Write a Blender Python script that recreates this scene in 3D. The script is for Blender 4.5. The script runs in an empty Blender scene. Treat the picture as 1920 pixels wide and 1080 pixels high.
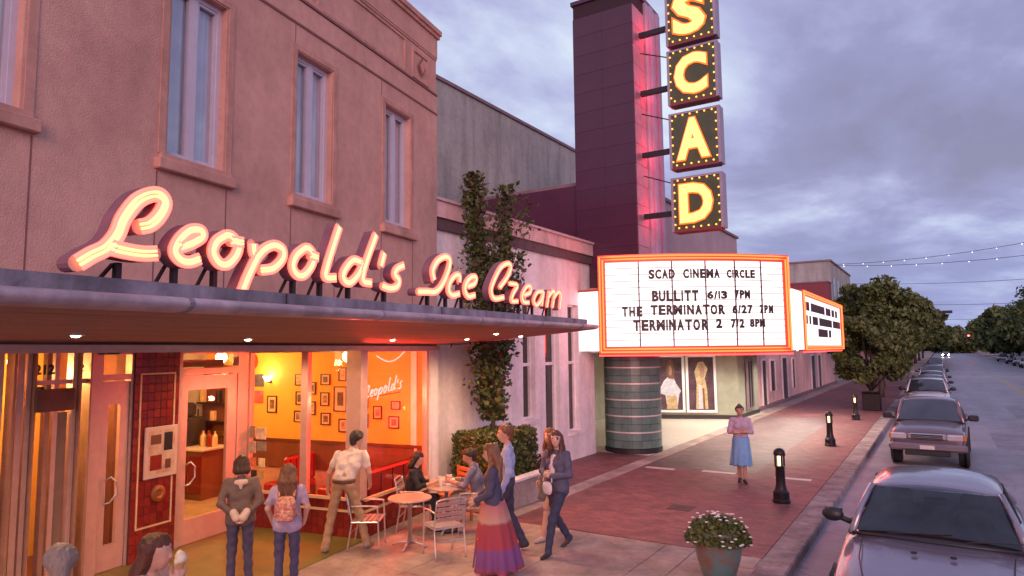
import bpy, math, random
import numpy as np
from mathutils import Matrix, Vector
random.seed(7); RNG = np.random.default_rng(7)
R_ = math.radians
scene = bpy.context.scene
COL = scene.collection

# ------------------------------------------------------------------ camera
cam = bpy.data.cameras.new("camera")
cam.sensor_width = 36.0
cam.lens = 36.0 * 1250.0 / 1920.0
cam.clip_start = 0.1
cam.clip_end = 6000.0
cam_ob = bpy.data.objects.new("camera", cam)
COL.objects.link(cam_ob)
YAW, PITCH, ROLL = R_(32.531), R_(5.339), 0.011
_w = Vector((-math.sin(YAW) * math.cos(PITCH), math.cos(YAW) * math.cos(PITCH), math.sin(PITCH)))
_r = Vector((math.cos(YAW), math.sin(YAW), 0.0))
_u = _r.cross(_w)
_cr, _sr = math.cos(ROLL), math.sin(ROLL)
_cx, _cy = _r * _cr - _u * _sr, _r * _sr + _u * _cr
cam_ob.matrix_world = Matrix(((_cx.x, _cy.x, -_w.x, 0.0), (_cx.y, _cy.y, -_w.y, 0.0), (_cx.z, _cy.z, -_w.z, 3.0), (0, 0, 0, 1)))
scene.camera = cam_ob

# ------------------------------------------------------------------ sky
SUN_EL, SUN_AZ = R_(14.0), R_(148.0)          # the afterglow stands behind the viewer, over the street (azimuth from +Y towards +X)
world = bpy.data.worlds.new("World"); scene.world = world; world.use_nodes = True
nt = world.node_tree; N = nt.nodes; K = nt.links
for n in list(N): N.remove(n)
def wn(t, **kw):
    n = N.new(t)
    for k, v in kw.items(): setattr(n, k, v)
    return n
out = wn('ShaderNodeOutputWorld')
sky = wn('ShaderNodeTexSky', sky_type='NISHITA', sun_disc=False, sun_elevation=R_(3.0), sun_rotation=SUN_AZ)
bg1 = wn('ShaderNodeBackground'); bg1.inputs[1].default_value = 0.12
K.new(sky.outputs[0], bg1.inputs[0])
tc = wn('ShaderNodeTexCoord')
sep = wn('ShaderNodeSeparateXYZ'); K.new(tc.outputs['Generated'], sep.inputs[0])
def wmath(op, a, b=None):
    m = wn('ShaderNodeMath', operation=op)
    for i, q in enumerate((a, b)):
        if q is None: continue
        if isinstance(q, (int, float)): m.inputs[i].default_value = q
        else: K.new(q, m.inputs[i])
    return m.outputs[0]
zz = wmath('MAXIMUM', sep.outputs[2], 0.0)
den = wmath('ADD', zz, 0.10)
cb = wn('ShaderNodeCombineXYZ')
K.new(wmath('DIVIDE', sep.outputs[0], den), cb.inputs[0]); K.new(wmath('DIVIDE', sep.outputs[1], den), cb.inputs[1])
def wnoise(scale, detail, rough, off, stretch=(1, 1, 1), dist=0.0):
    mp = wn('ShaderNodeMapping'); mp.inputs['Location'].default_value = off; mp.inputs['Scale'].default_value = stretch
    mp.inputs['Rotation'].default_value = (0, 0, R_(-25))
    K.new(cb.outputs[0], mp.inputs[0])
    t = wn('ShaderNodeTexNoise'); t.inputs['Scale'].default_value = scale; t.inputs['Detail'].default_value = detail
    t.inputs['Roughness'].default_value = rough; t.inputs['Distortion'].default_value = dist
    K.new(mp.outputs[0], t.inputs['Vector']); return t.outputs[0]
n1 = wnoise(1.25, 9, 0.56, (18.687, 22.2536, 0), (1.0, 0.62, 1), 0.25)
n2 = wnoise(0.42, 4, 0.5, (23.8558, 28.2735, 0))
mixn = wmath('ADD', wmath('MULTIPLY', n1, 0.68), wmath('MULTIPLY', n2, 0.32))
ramp = wn('ShaderNodeValToRGB'); K.new(mixn, ramp.inputs[0])
el = ramp.color_ramp.elements
el[0].position = 0.36; el[0].color = (0.215, 0.208, 0.345, 1)
el[1].position = 0.64; el[1].color = (0.66, 0.74, 0.80, 1)
for p, c in ((0.455, (0.262, 0.262, 0.455, 1)), (0.52, (0.36, 0.37, 0.59, 1)), (0.58, (0.50, 0.55, 0.72, 1))):
    q = el.new(p); q.color = c
hz = wn('ShaderNodeMix', data_type='RGBA')
mr = wn('ShaderNodeMapRange'); K.new(zz, mr.inputs[0]); mr.inputs[1].default_value = 0.0; mr.inputs[2].default_value = 0.20; mr.inputs[3].default_value = 0.75; mr.inputs[4].default_value = 0.0
K.new(mr.outputs[0], hz.inputs[0]); K.new(ramp.outputs[0], hz.inputs[6]); hz.inputs[7].default_value = (0.21, 0.27, 0.56, 1)
bg2 = wn('ShaderNodeBackground'); bg2.inputs[1].default_value = 0.88; K.new(hz.outputs[2], bg2.inputs[0])
mx = wn('ShaderNodeMixShader'); mx.inputs[0].default_value = 0.90
K.new(bg1.outputs[0], mx.inputs[1]); K.new(bg2.outputs[0], mx.inputs[2]); K.new(mx.outputs[0], out.inputs[0])

# ------------------------------------------------------------------ the low western afterglow (overcast: a very soft sun)
sl = bpy.data.lights.new("sun", 'SUN'); sl.energy = 1.5; sl.angle = R_(40); sl.color = (1.0, 0.555, 0.515)
so = bpy.data.objects.new("sun", sl); COL.objects.link(so)
sd = Vector((math.sin(SUN_AZ) * math.cos(SUN_EL), math.cos(SUN_AZ) * math.cos(SUN_EL), math.sin(SUN_EL)))
so.rotation_euler = sd.to_track_quat('Z', 'Y').to_euler()
so.location = sd * 60

vs = scene.view_settings
vs.view_transform = 'Standard'; vs.look = 'None'; vs.exposure = 0.62; vs.gamma = 1.0
try: vs.use_curve_mapping = False
except Exception: pass
scene.cycles.use_denoising = True
scene.cycles.max_bounces = 8; scene.cycles.transparent_max_bounces = 12
scene.cycles.sample_clamp_indirect = 6.0
scene.cycles.caustics_reflective = False; scene.cycles.caustics_refractive = False

# ------------------------------------------------------------------ materials
MATS = {}
def mat(name, col=(.5, .5, .5), rough=.6, metal=0.0, var=.10, scale=5.0, bump=0.0, bscale=60.0, emit=None, estr=0.0, spec=.5, col2=None, stretch=(1, 1, 1), coat=0.0, contrast=(.35, .68), grime=0.0, gs=(2.2, 2.2, .28), spots=0.0, cracks=0.0, cscale=.45):
    if name in MATS: return MATS[name]
    m = bpy.data.materials.new(name); m.use_nodes = True; MATS[name] = m
    t = m.node_tree; b = t.nodes['Principled BSDF']
    b.inputs['Roughness'].default_value = rough; b.inputs['Metallic'].default_value = metal
    b.inputs['Specular IOR Level'].default_value = spec
    if coat: b.inputs['Coat Weight'].default_value = coat; b.inputs['Coat Roughness'].default_value = .06
    c4 = (*col, 1)
    if var > 0 or col2:
        tcn = t.nodes.new('ShaderNodeTexCoord'); mp = t.nodes.new('ShaderNodeMapping'); mp.inputs['Scale'].default_value = stretch
        t.links.new(tcn.outputs['Object'], mp.inputs[0])
        nz = t.nodes.new('ShaderNodeTexNoise'); nz.inputs['Scale'].default_value = scale; nz.inputs['Detail'].default_value = 6; nz.inputs['Roughness'].default_value = .62
        t.links.new(mp.outputs[0], nz.inputs['Vector'])
        rp = t.nodes.new('ShaderNodeValToRGB'); t.links.new(nz.outputs[0], rp.inputs[0])
        rp.color_ramp.elements[0].position = contrast[0]; rp.color_ramp.elements[1].position = contrast[1]
        a = col2 if col2 else tuple(max(0, q * (1 - var)) for q in col)
        bb = col if col2 else tuple(min(1, q * (1 + var)) for q in col)
        rp.color_ramp.elements[0].color = (*a, 1); rp.color_ramp.elements[1].color = (*bb, 1)
        colo = rp.outputs[0]
        def mul(sock, strength, lo, hi, source):
            r2 = t.nodes.new('ShaderNodeValToRGB'); t.links.new(source, r2.inputs[0]); r2.color_ramp.elements[0].position = lo; r2.color_ramp.elements[1].position = hi
            r2.color_ramp.elements[0].color = (1 - strength, 1 - strength * 1.05, 1 - strength * 1.05, 1); r2.color_ramp.elements[1].color = (1.06, 1.06, 1.06, 1)
            mu = t.nodes.new('ShaderNodeMix'); mu.data_type = 'RGBA'; mu.blend_type = 'MULTIPLY'; mu.inputs[0].default_value = 1; t.links.new(sock, mu.inputs[6]); t.links.new(r2.outputs[0], mu.inputs[7]); return mu.outputs[2]
        if grime > 0:
            for sc_, gm, k_ in ((1.0, gs, 1.0), (.42, (1, 1, 1), .7), (7.0, (1, 1, 1), .35)):
                mp2 = t.nodes.new('ShaderNodeMapping'); mp2.inputs['Scale'].default_value = gm; mp2.inputs['Location'].default_value = (sc_ * 3, 1.7, sc_); t.links.new(tcn.outputs['Object'], mp2.inputs[0])
                nz2 = t.nodes.new('ShaderNodeTexNoise'); nz2.inputs['Scale'].default_value = sc_; nz2.inputs['Detail'].default_value = 8; nz2.inputs['Roughness'].default_value = .65; t.links.new(mp2.outputs[0], nz2.inputs['Vector']); colo = mul(colo, grime * k_, .36, .56, nz2.outputs[0])
        if spots > 0:
            vo = t.nodes.new('ShaderNodeTexVoronoi'); vo.inputs['Scale'].default_value = 3.1; t.links.new(tcn.outputs['Object'], vo.inputs['Vector']); colo = mul(colo, spots, .03, .05, vo.outputs['Distance'])
        if cracks > 0:
            dn = t.nodes.new('ShaderNodeTexNoise'); dn.inputs['Scale'].default_value = 1.6; dn.inputs['Detail'].default_value = 6; t.links.new(tcn.outputs['Object'], dn.inputs['Vector'])
            va = t.nodes.new('ShaderNodeVectorMath'); va.operation = 'MULTIPLY_ADD'; t.links.new(dn.outputs['Color'], va.inputs[0]); va.inputs[1].default_value = (.9, .9, .9); t.links.new(tcn.outputs['Object'], va.inputs[2])
            vo = t.nodes.new('ShaderNodeTexVoronoi'); vo.feature = 'DISTANCE_TO_EDGE'; vo.inputs['Scale'].default_value = cscale; t.links.new(va.outputs[0], vo.inputs['Vector']); colo = mul(colo, cracks, .004, .012, vo.outputs['Distance'])
        t.links.new(colo, b.inputs['Base Color'])
        if bump > 0:
            n2_ = t.nodes.new('ShaderNodeTexNoise'); n2_.inputs['Scale'].default_value = bscale; n2_.inputs['Detail'].default_value = 4
            t.links.new(tcn.outputs['Object'], n2_.inputs['Vector'])
            bp = t.nodes.new('ShaderNodeBump'); bp.inputs['Strength'].default_value = bump; bp.inputs['Distance'].default_value = .02
            t.links.new(n2_.outputs[0], bp.inputs['Height']); t.links.new(bp.outputs[0], b.inputs['Normal'])
    else:
        b.inputs['Base Color'].default_value = c4
    if emit:
        b.inputs['Emission Color'].default_value = (*emit, 1); b.inputs['Emission Strength'].default_value = estr
    return m
def glass_mat(name, tint=(.9, .9, .9), refl=.12, rough=.02):
    if name in MATS: return MATS[name]
    m = bpy.data.materials.new(name); m.use_nodes = True; MATS[name] = m
    t = m.node_tree
    for n in list(t.nodes): t.nodes.remove(n)
    o = t.nodes.new('ShaderNodeOutputMaterial'); tr = t.nodes.new('ShaderNodeBsdfTransparent'); gl = t.nodes.new('ShaderNodeBsdfGlossy')
    tr.inputs[0].default_value = (*tint, 1); gl.inputs['Roughness'].default_value = rough
    lw_ = t.nodes.new('ShaderNodeLayerWeight'); lw_.inputs[0].default_value = .5; fr = t.nodes.new('ShaderNodeMath'); fr.operation = 'POWER'; fr.inputs[1].default_value = 4.0; t.links.new(lw_.outputs['Facing'], fr.inputs[0])
    ma = t.nodes.new('ShaderNodeMath'); ma.operation = 'MULTIPLY_ADD'; ma.inputs[1].default_value = .7; ma.inputs[2].default_value = refl; ma.use_clamp = True
    mx_ = t.nodes.new('ShaderNodeMixShader')
    t.links.new(fr.outputs[0], ma.inputs[0]); t.links.new(ma.outputs[0], mx_.inputs[0]); t.links.new(tr.outputs[0], mx_.inputs[1]); t.links.new(gl.outputs[0], mx_.inputs[2]); t.links.new(mx_.outputs[0], o.inputs[0])
    return m
def emat(name, col, s): return mat(name, tuple(min(.9, c) for c in col), .5, 0, 0, emit=col, estr=s)

# ------------------------------------------------------------------ mesh building
class MB:
    def __init__(s): s.v = []; s.f = []; s.m = []; s.cur = 0
    def add(s, vs, fs):
        o = len(s.v); s.v += [tuple(map(float, q)) for q in vs]
        for f in fs: s.f.append(tuple(o + i for i in f)); s.m.append(s.cur)
    def box(s, x0, x1, y0, y1, z0, z1):
        x0, x1 = min(x0, x1), max(x0, x1); y0, y1 = min(y0, y1), max(y0, y1); z0, z1 = min(z0, z1), max(z0, z1)
        s.add([(x0, y0, z0), (x1, y0, z0), (x1, y1, z0), (x0, y1, z0), (x0, y0, z1), (x1, y0, z1), (x1, y1, z1), (x0, y1, z1)],
              [(0, 3, 2, 1), (4, 5, 6, 7), (0, 1, 5, 4), (1, 2, 6, 5), (2, 3, 7, 6), (3, 0, 4, 7)]); return s
    def cbox(s, x0, x1, y0, y1, z0, z1, c=.01):
        "box with chamfered edges"
        c = min(c, .45 * min(abs(x1 - x0), abs(y1 - y0), abs(z1 - z0)))
        vs = []; 
        for (z, i) in ((z0, c), (z0 + c, 0), (z1 - c, 0), (z1, c)):
            X0, X1, Y0, Y1 = x0 + i, x1 - i, y0 + i, y1 - i; k = c
            vs += [(X0 + k, Y0, z), (X1 - k, Y0, z), (X1, Y0 + k, z), (X1, Y1 - k, z), (X1 - k, Y1, z), (X0 + k, Y1, z), (X0, Y1 - k, z), (X0, Y0 + k, z)]
        fs = [tuple(range(7, -1, -1)), tuple(range(24, 32))]
        for r in range(3):
            for i in range(8): fs.append((r * 8 + i, r * 8 + (i + 1) % 8, r * 8 + 8 + (i + 1) % 8, r * 8 + 8 + i))
        s.add(vs, fs); return s
    def prism(s, poly, z0, z1):
        "poly in xy (counter-clockwise), extruded z0..z1"
        n = len(poly); s.add([(x, y, z0) for x, y in poly] + [(x, y, z1) for x, y in poly],
              [tuple(range(n - 1, -1, -1)), tuple(range(n, 2 * n))] + [(i, (i + 1) % n, n + (i + 1) % n, n + i) for i in range(n)]); return s
    def slab(s, pts, off):
        "polygon of 3d points, thickened by the vector off"
        n = len(pts); s.add(list(pts) + [(p[0] + off[0], p[1] + off[1], p[2] + off[2]) for p in pts],
              [tuple(range(n - 1, -1, -1)), tuple(range(n, 2 * n))] + [(i, (i + 1) % n, n + (i + 1) % n, n + i) for i in range(n)]); return s
    def quad(s, *p): s.add(p, [tuple(range(len(p)))]); return s
    def tube(s, pts, r, n=8, cap=True):
        P = [Vector(p) for p in pts]; L = len(P); rs = r if isinstance(r, (list, tuple)) else [r] * L
        up = Vector((0, 0, 1)); rings = []; prev = None
        for i in range(L):
            t = (P[min(i + 1, L - 1)] - P[max(i - 1, 0)])
            if t.length < 1e-9: t = Vector((0, 0, 1))
            t.normalize()
            if prev is None:
                a = t.cross(up)
                if a.length < 1e-3: a = t.cross(Vector((1, 0, 0)))
            else: a = prev - t * prev.dot(t)
            a.normalize(); prev = a; b = t.cross(a)
            rings.append([P[i] + (a * math.cos(2 * math.pi * k / n) + b * math.sin(2 * math.pi * k / n)) * rs[i] for k in range(n)])
        vs = [q for g in rings for q in g]; fs = []
        for i in range(L - 1):
            for k in range(n): fs.append((i * n + k, i * n + (k + 1) % n, (i + 1) * n + (k + 1) % n, (i + 1) * n + k))
        if cap: fs += [tuple(range(n - 1, -1, -1)), tuple(range((L - 1) * n, L * n))]
        s.add(vs, fs); return s
    def lathe(s, prof, c=(0, 0, 0), n=16, a0=0.0, a1=2 * math.pi):
        full = abs(a1 - a0 - 2 * math.pi) < 1e-6; cols = n if full else n + 1; L = len(prof)
        vs = [(c[0] + r * math.cos(a0 + (a1 - a0) * k / n), c[1] + r * math.sin(a0 + (a1 - a0) * k / n), c[2] + z) for r, z in prof for k in range(cols)]
        fs = []
        for i in range(L - 1):
            for k in range(n): k2 = (k + 1) % cols; fs.append((i * cols + k, i * cols + k2, (i + 1) * cols + k2, (i + 1) * cols + k))
        if full: fs += [tuple(range(cols - 1, -1, -1)), tuple(range((L - 1) * cols, L * cols))]
        s.add(vs, fs); return s
    def ball(s, c, r, n=10, m=6):
        rx, ry, rz = r if isinstance(r, tuple) else (r, r, r)
        vs = [(c[0], c[1], c[2] - rz)]; fs = []
        for i in range(1, m):
            a = -math.pi / 2 + math.pi * i / m
            for k in range(n): b = 2 * math.pi * k / n; vs.append((c[0] + rx * math.cos(a) * math.cos(b), c[1] + ry * math.cos(a) * math.sin(b), c[2] + rz * math.sin(a)))
        vs.append((c[0], c[1], c[2] + rz)); T = len(vs) - 1
        for k in range(n): fs.append((0, 1 + (k + 1) % n, 1 + k)); fs.append((T, T - n + k, T - n + (k + 1) % n))
        for i in range(m - 2):
            for k in range(n): fs.append((1 + i * n + k, 1 + i * n + (k + 1) % n, 1 + (i + 1) * n + (k + 1) % n, 1 + (i + 1) * n + k))
        s.add(vs, fs); return s
    def mesh(s, name, mats):
        me = bpy.data.meshes.new(name); me.from_pydata(s.v, [], s.f)
        for q in (mats if isinstance(mats, (list, tuple)) else [mats]): me.materials.append(q)
        if any(s.m): me.polygons.foreach_set('material_index', s.m)
        return me
    def build(s, name, mats, parent=None, smooth=False, loc=None, rz=0.0):
        me = s.mesh(name, mats)
        if smooth: me.polygons.foreach_set('use_smooth', [True] * len(me.polygons))
        return link(name, me, parent, loc, rz)
def link(name, me, parent=None, loc=None, rz=0.0):
    o = bpy.data.objects.new(name, me); COL.objects.link(o)
    if parent: o.parent = parent
    if loc is not None: o.location = loc
    if rz: o.rotation_euler = (0, 0, rz)
    return o
def tag(o, label=None, cat=None, group=None, kind=None):
    for k, v in (('label', label), ('category', cat), ('group', group), ('kind', kind)):
        if v: o[k] = v
    return o
def thing(name, label, cat, loc=(0, 0, 0), rz=0.0, group=None):
    o = bpy.data.objects.new(name, None); COL.objects.link(o); o.location = loc; o.rotation_euler = (0, 0, rz); o.empty_display_size = .2
    return tag(o, label, cat, group)
def struct(o): o['kind'] = 'structure'; return o
def copy_tree(o, parent=None):
    c = o.copy(); COL.objects.link(c); c.parent = parent
    for ch in list(o.children): copy_tree(ch, c)
    return c
def auto_smooth(o, ang=35):
    me = o.data; me.polygons.foreach_set('use_smooth', [True] * len(me.polygons))
    try: me.set_sharp_from_angle(angle=R_(ang))
    except Exception: pass
    return o
def subsurf(o, lv=2):
    m = o.modifiers.new('s', 'SUBSURF'); m.levels = lv; m.render_levels = lv; return o
def bevel(o, w=.01, seg=2):
    m = o.modifiers.new('b', 'BEVEL'); m.width = w; m.segments = seg; m.limit_method = 'ANGLE'; return o
_TXT = {}
def text_mesh(ch, size, mats, extrude=.012, offset=0.0, shear=0.0):
    "a mesh of printed lettering, centred on its width, baseline at 0, in the local XZ plane facing -Y"
    key = (ch, size, extrude, offset, tuple(m.name for m in mats))
    if key in _TXT: return _TXT[key]
    cu = bpy.data.curves.new('lettering', 'FONT'); cu.body = ch; cu.size = size; cu.extrude = extrude; cu.offset = offset; cu.align_x = 'CENTER'; cu.resolution_u = 3; cu.shear = shear
    ob = bpy.data.objects.new('lettering_source', cu); COL.objects.link(ob)
    dg = bpy.context.evaluated_depsgraph_get(); me = bpy.data.meshes.new_from_object(ob.evaluated_get(dg))
    bpy.data.objects.remove(ob)
    me.transform(Matrix.Rotation(R_(90), 4, 'X'))
    me.materials.clear()
    for m in mats: me.materials.append(m)
    _TXT[key] = me; return me
def light(name, typ, loc, energy, col, parent=None, size=.1, spot=None, rot=None):
    l = bpy.data.lights.new(name, typ); l.energy = energy; l.color = col
    if typ == 'AREA': l.size = size
    else: l.shadow_soft_size = size
    if spot: l.spot_size = spot; l.spot_blend = .6
    o = bpy.data.objects.new(name, l); COL.objects.link(o); o.location = loc
    if rot: o.rotation_euler = rot
    if parent: o.parent = parent
    return o
def spline(pts, n=6, closed=False):
    "Catmull-Rom through the points"
    P = [np.array(p, float) for p in pts]; o = []; L = len(P)
    for i in range(L - 1):
        p0 = P[i - 1] if i > 0 else 2 * P[0] - P[1]; p3 = P[i + 2] if i + 2 < L else 2 * P[-1] - P[-2]; p1, p2 = P[i], P[i + 1]
        for k in range(n):
            t = k / n; o.append(.5 * ((2 * p1) + (-p0 + p2) * t + (2 * p0 - 5 * p1 + 4 * p2 - p3) * t * t + (-p0 + 3 * p1 - 3 * p2 + p3) * t ** 3))
    o.append(P[-1]); return o
# ------------------------------------------------------------------ ground
def brick_mat(name, c1, c2, cm, scale, rough=.55, bump=.5, rot=0.0, bw=.21, rh=.105, mortar=.008, noise=.35):
    m = bpy.data.materials.new(name); m.use_nodes = True; MATS[name] = m
    t = m.node_tree; b = t.nodes['Principled BSDF']; b.inputs['Roughness'].default_value = rough
    tcn = t.nodes.new('ShaderNodeTexCoord'); mp = t.nodes.new('ShaderNodeMapping'); mp.inputs['Rotation'].default_value = (0, 0, rot)
    t.links.new(tcn.outputs['Object'], mp.inputs[0])
    br = t.nodes.new('ShaderNodeTexBrick'); br.inputs['Scale'].default_value = scale; br.inputs['Brick Width'].default_value = bw; br.inputs['Row Height'].default_value = rh
    br.inputs['Mortar Size'].default_value = mortar; br.inputs['Color1'].default_value = (*c1, 1); br.inputs['Color2'].default_value = (*c2, 1); br.inputs['Mortar'].default_value = (*cm, 1)
    t.links.new(mp.outputs[0], br.inputs['Vector'])
    nz = t.nodes.new('ShaderNodeTexNoise'); nz.inputs['Scale'].default_value = .55; nz.inputs['Detail'].default_value = 7; t.links.new(tcn.outputs['Object'], nz.inputs['Vector'])
    rp = t.nodes.new('ShaderNodeValToRGB'); t.links.new(nz.outputs[0], rp.inputs[0]); rp.color_ramp.elements[0].position = .32; rp.color_ramp.elements[1].position = .7
    rp.color_ramp.elements[0].color = (1 - noise, 1 - noise, 1 - noise * .9, 1); rp.color_ramp.elements[1].color = (1.12, 1.1, 1.1, 1)
    mu = t.nodes.new('ShaderNodeMix'); mu.data_type = 'RGBA'; mu.blend_type = 'MULTIPLY'; mu.inputs[0].default_value = 1
    t.links.new(br.outputs[0], mu.inputs[6]); t.links.new(rp.outputs[0], mu.inputs[7]); t.links.new(mu.outputs[2], b.inputs['Base Color'])
    bp = t.nodes.new('ShaderNodeBump'); bp.inputs['Strength'].default_value = bump; bp.inputs['Distance'].default_value = .006; bp.invert = True
    t.links.new(br.outputs['Fac'], bp.inputs['Height']); t.links.new(bp.outputs[0], b.inputs['Normal'])
    vo = t.nodes.new('ShaderNodeTexVoronoi'); vo.inputs['Scale'].default_value = 2.3; t.links.new(tcn.outputs['Object'], vo.inputs['Vector']); r3 = t.nodes.new('ShaderNodeValToRGB'); t.links.new(vo.outputs['Distance'], r3.inputs[0]); r3.color_ramp.elements[0].position = .035; r3.color_ramp.elements[1].position = .06; r3.color_ramp.elements[0].color = (.55, .55, .55, 1); r3.color_ramp.elements[1].color = (1, 1, 1, 1)
    n4 = t.nodes.new('ShaderNodeTexNoise'); n4.inputs['Scale'].default_value = 2.6; n4.inputs['Detail'].default_value = 9; n4.inputs['Roughness'].default_value = .7; t.links.new(tcn.outputs['Object'], n4.inputs['Vector']); r4 = t.nodes.new('ShaderNodeValToRGB'); t.links.new(n4.outputs[0], r4.inputs[0]); r4.color_ramp.elements[0].position = .36; r4.color_ramp.elements[1].position = .60; r4.color_ramp.elements[0].color = (.66, .64, .66, 1); r4.color_ramp.elements[1].color = (1.08, 1.06, 1.06, 1)
    for q_ in (r3, r4):
        m2_ = t.nodes.new('ShaderNodeMix'); m2_.data_type = 'RGBA'; m2_.blend_type = 'MULTIPLY'; m2_.inputs[0].default_value = 1; t.links.new(mu.outputs[2], m2_.inputs[6]); t.links.new(q_.outputs[0], m2_.inputs[7]); mu = m2_
    t.links.new(mu.outputs[2], b.inputs['Base Color'])
    # worn polish: patchy roughness
    mr_ = t.nodes.new('ShaderNodeMapRange'); mr_.inputs[3].default_value = rough - .15; mr_.inputs[4].default_value = rough + .2; t.links.new(nz.outputs[0], mr_.inputs[0]); t.links.new(mr_.outputs[0], b.inputs['Roughness'])
    return m
m_asph = mat('asphalt', (.26, .235, .275), .40, 0, .3, 1.3, .35, 180, col2=(.19, .17, .20), grime=.2, gs=(.9, .12, 1), cracks=.25, spots=.25)
m_earth = mat('far_ground', (.07, .07, .06), .9, 0, .2, .2)
m_conc = mat('paving_concrete', (.42, .32, .29), .7, 0, .2, 2.2, .25, 120, col2=(.29, .215, .20), grime=.32, gs=(1, 1, 1), spots=.3, cracks=.10, cscale=.5)
m_kerb = mat('kerb_concrete', (.40, .31, .31), .75, 0, .2, 3, .3, 90, col2=(.25, .18, .18), grime=.4, gs=(1.5, 1.5, 1.5))
m_pbrick = brick_mat('paving_brick', (.335, .122, .118), (.215, .076, .08), (.18, .10, .10), 1.0)
m_grayp = brick_mat('apron_paver', (.25, .16, .16), (.20, .125, .13), (.13, .085, .09), 1.0, .5)  # greyer colour stands in for the marquee's light spill on the brick
m_pale = mat('pale_stone', (.62, .55, .52), .5, 0, .15, 6)
m_white = mat('road_paint', (.62, .60, .62), .6, 0, .25, 8, col2=(.35, .34, .36))
m_yell = mat('yellow_paint', (.60, .42, .12), .6, 0, .25, 8, col2=(.35, .25, .1))
ZR = -0.13
g = MB(); g.quad((-2500, -2500, -.30), (2500, -2500, -.30), (2500, 2500, -.30), (-2500, 2500, -.30)); struct(g.build('ground', m_earth))
g = MB(); g.box(-2.0, 11.2, -25, 600, -.25, ZR); g.box(-60, -2.0, 82, 92, -.25, ZR); g.box(11.2, 70, 82, 92, -.25, ZR); struct(g.build('road', m_asph))
g = MB(); g.box(11.5, 18, -25, 82, -.25, 0); g.box(11.5, 18, 92, 600, -.25, 0); struct(g.build('pavement_opposite', m_conc))
g = MB(); g.box(-40, -2.3, -25, 81.5, -.25, -.012); g.box(-40, -2.3, 92.5, 600, -.25, -.012); sw = struct(g.build('pavement', m_conc))
# brick field beyond the slabs, and by the wall
g = MB(); g.box(-6.62, -2.32, 10.22, 81, -.05, 0.0); g.build('brick_field', m_pbrick, sw)
g = MB(); g.box(-8.62, -7.07, 12.3, 18.9, -.05, .001); g.build('brick_field', m_pbrick, sw)
g = MB(); g.box(-6.55, -3.9, 16.75, 31, -.05, .002); g.build('spill_tint_paving', m_grayp, sw)  # greyer paving colour stands in for the marquee's light spill on the brick
m_lob = mat('lobby_floor', (.58, .53, .45), .35, 0, .10, 5)
g = MB(); g.prism([(-12.5, 18.2), (-7.08, 18.2), (-7.08, 33), (-12.5, 33)], -.05, .004); g.build('lobby_floor', m_lob, sw)
# light concrete strip along the wall front
k = 0; y = 10.25
while y < 62:
    L = 1.46; MB().cbox(-7.05, -6.64, y, y + L - .012, -.05, .003, .006).build('concrete_slab', m_conc, sw); y += L
# slabs in the near walk
xs = [-9.2, -7.75, -6.35, -5.0, -3.72, -2.32]; y0 = -2.0
row = 0
while y0 < 10.1:
    y1 = min(y0 + 1.52, 10.2)
    for i in range(5):
        xa, xb = xs[i], xs[i + 1]
        if i == 4 and y0 > 5.0 - 1.6: 
            continue
        MB().cbox(xa + .006, xb - .006, y0 + .006, y1 - .006, -.05, random.uniform(-.001, .002), .006).build('concrete_slab', m_conc, sw)
    y0 = y1
for (a, b, c, d) in ((-3.72, -3.25, 3.95, 10.2), (-3.25, -2.32, 9.68, 10.2), (-3.25, -2.32, 3.95, 6.5)):
    MB().cbox(a + .006, b - .006, c + .006, d - .006, -.05, .002, .006).build('concrete_slab', m_conc, sw)
g = MB(); g.box(-3.25, -2.32, 6.5, 9.68, -.06, -.03); struct(g.build('planting_bed', mat('bed_brick', (.10, .062, .062), .9, 0, .4, 18, .6, 60)))
# paler stones let into the brick
for (a, b, yy) in ((-6.5, -5.75, 16.35), (-5.1, -4.3, 16.5), (-3.4, -2.62, 16.5)):
    MB().cbox(a, b, yy, yy + .2, -.05, .005, .005).build('paving_stone', m_pale, sw)
# kerb stones
kb = struct(MB().box(-2.30, -1.93, -10, 81, -.28, -.02).build('kerb', m_kerb)); y = -2.0
while y < 66:
    MB().cbox(-2.31, -1.90, y + .006, y + 1.83 - .006, -.2, .008, .02).build('kerb_stone', m_kerb, kb); y += 1.83
kb2 = struct(MB().cbox(11.2, 11.5, -10, 81.8, -.28, .01, .02).build('kerb_opposite', m_kerb))
g = MB()
for y in range(-4, 81, 7): g.box(.42, .52, y, y + .9, ZR - .01, ZR + .004); g.box(.15, .52, y, y + .1, ZR - .01, ZR + .0045)
struct(g.build('road_marking_bays', m_white))
g = MB(); g.box(4.25, 4.35, 24, 79, ZR - .01, ZR + .004); g.box(4.47, 4.57, 24, 79, ZR - .01, ZR + .004); g.box(4.25, 4.35, 96, 500, ZR - .01, ZR + .004); struct(g.build('road_marking_centre', m_yell))
g = MB(); g.box(-1.9, 11, 79.6, 79.9, ZR - .01, ZR + .004); g.box(-1.9, 11, 82.6, 82.9, ZR - .01, ZR + .004); g.box(-1.9, 11, 93, 93.3, ZR - .01, ZR + .004); struct(g.build('road_marking_crossing', m_white))
g = MB(); g.box(1.3, 2.3, 25.2, 29.6, ZR - .01, ZR + .003); g.box(2.6, 3.3, 36, 43, ZR - .01, ZR + .003); struct(g.build('road_patch', mat('patch_tar', (.205, .185, .215), .45, 0, .25, 3, .3, 120, grime=.2, gs=(1, 1, 1))))
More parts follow.
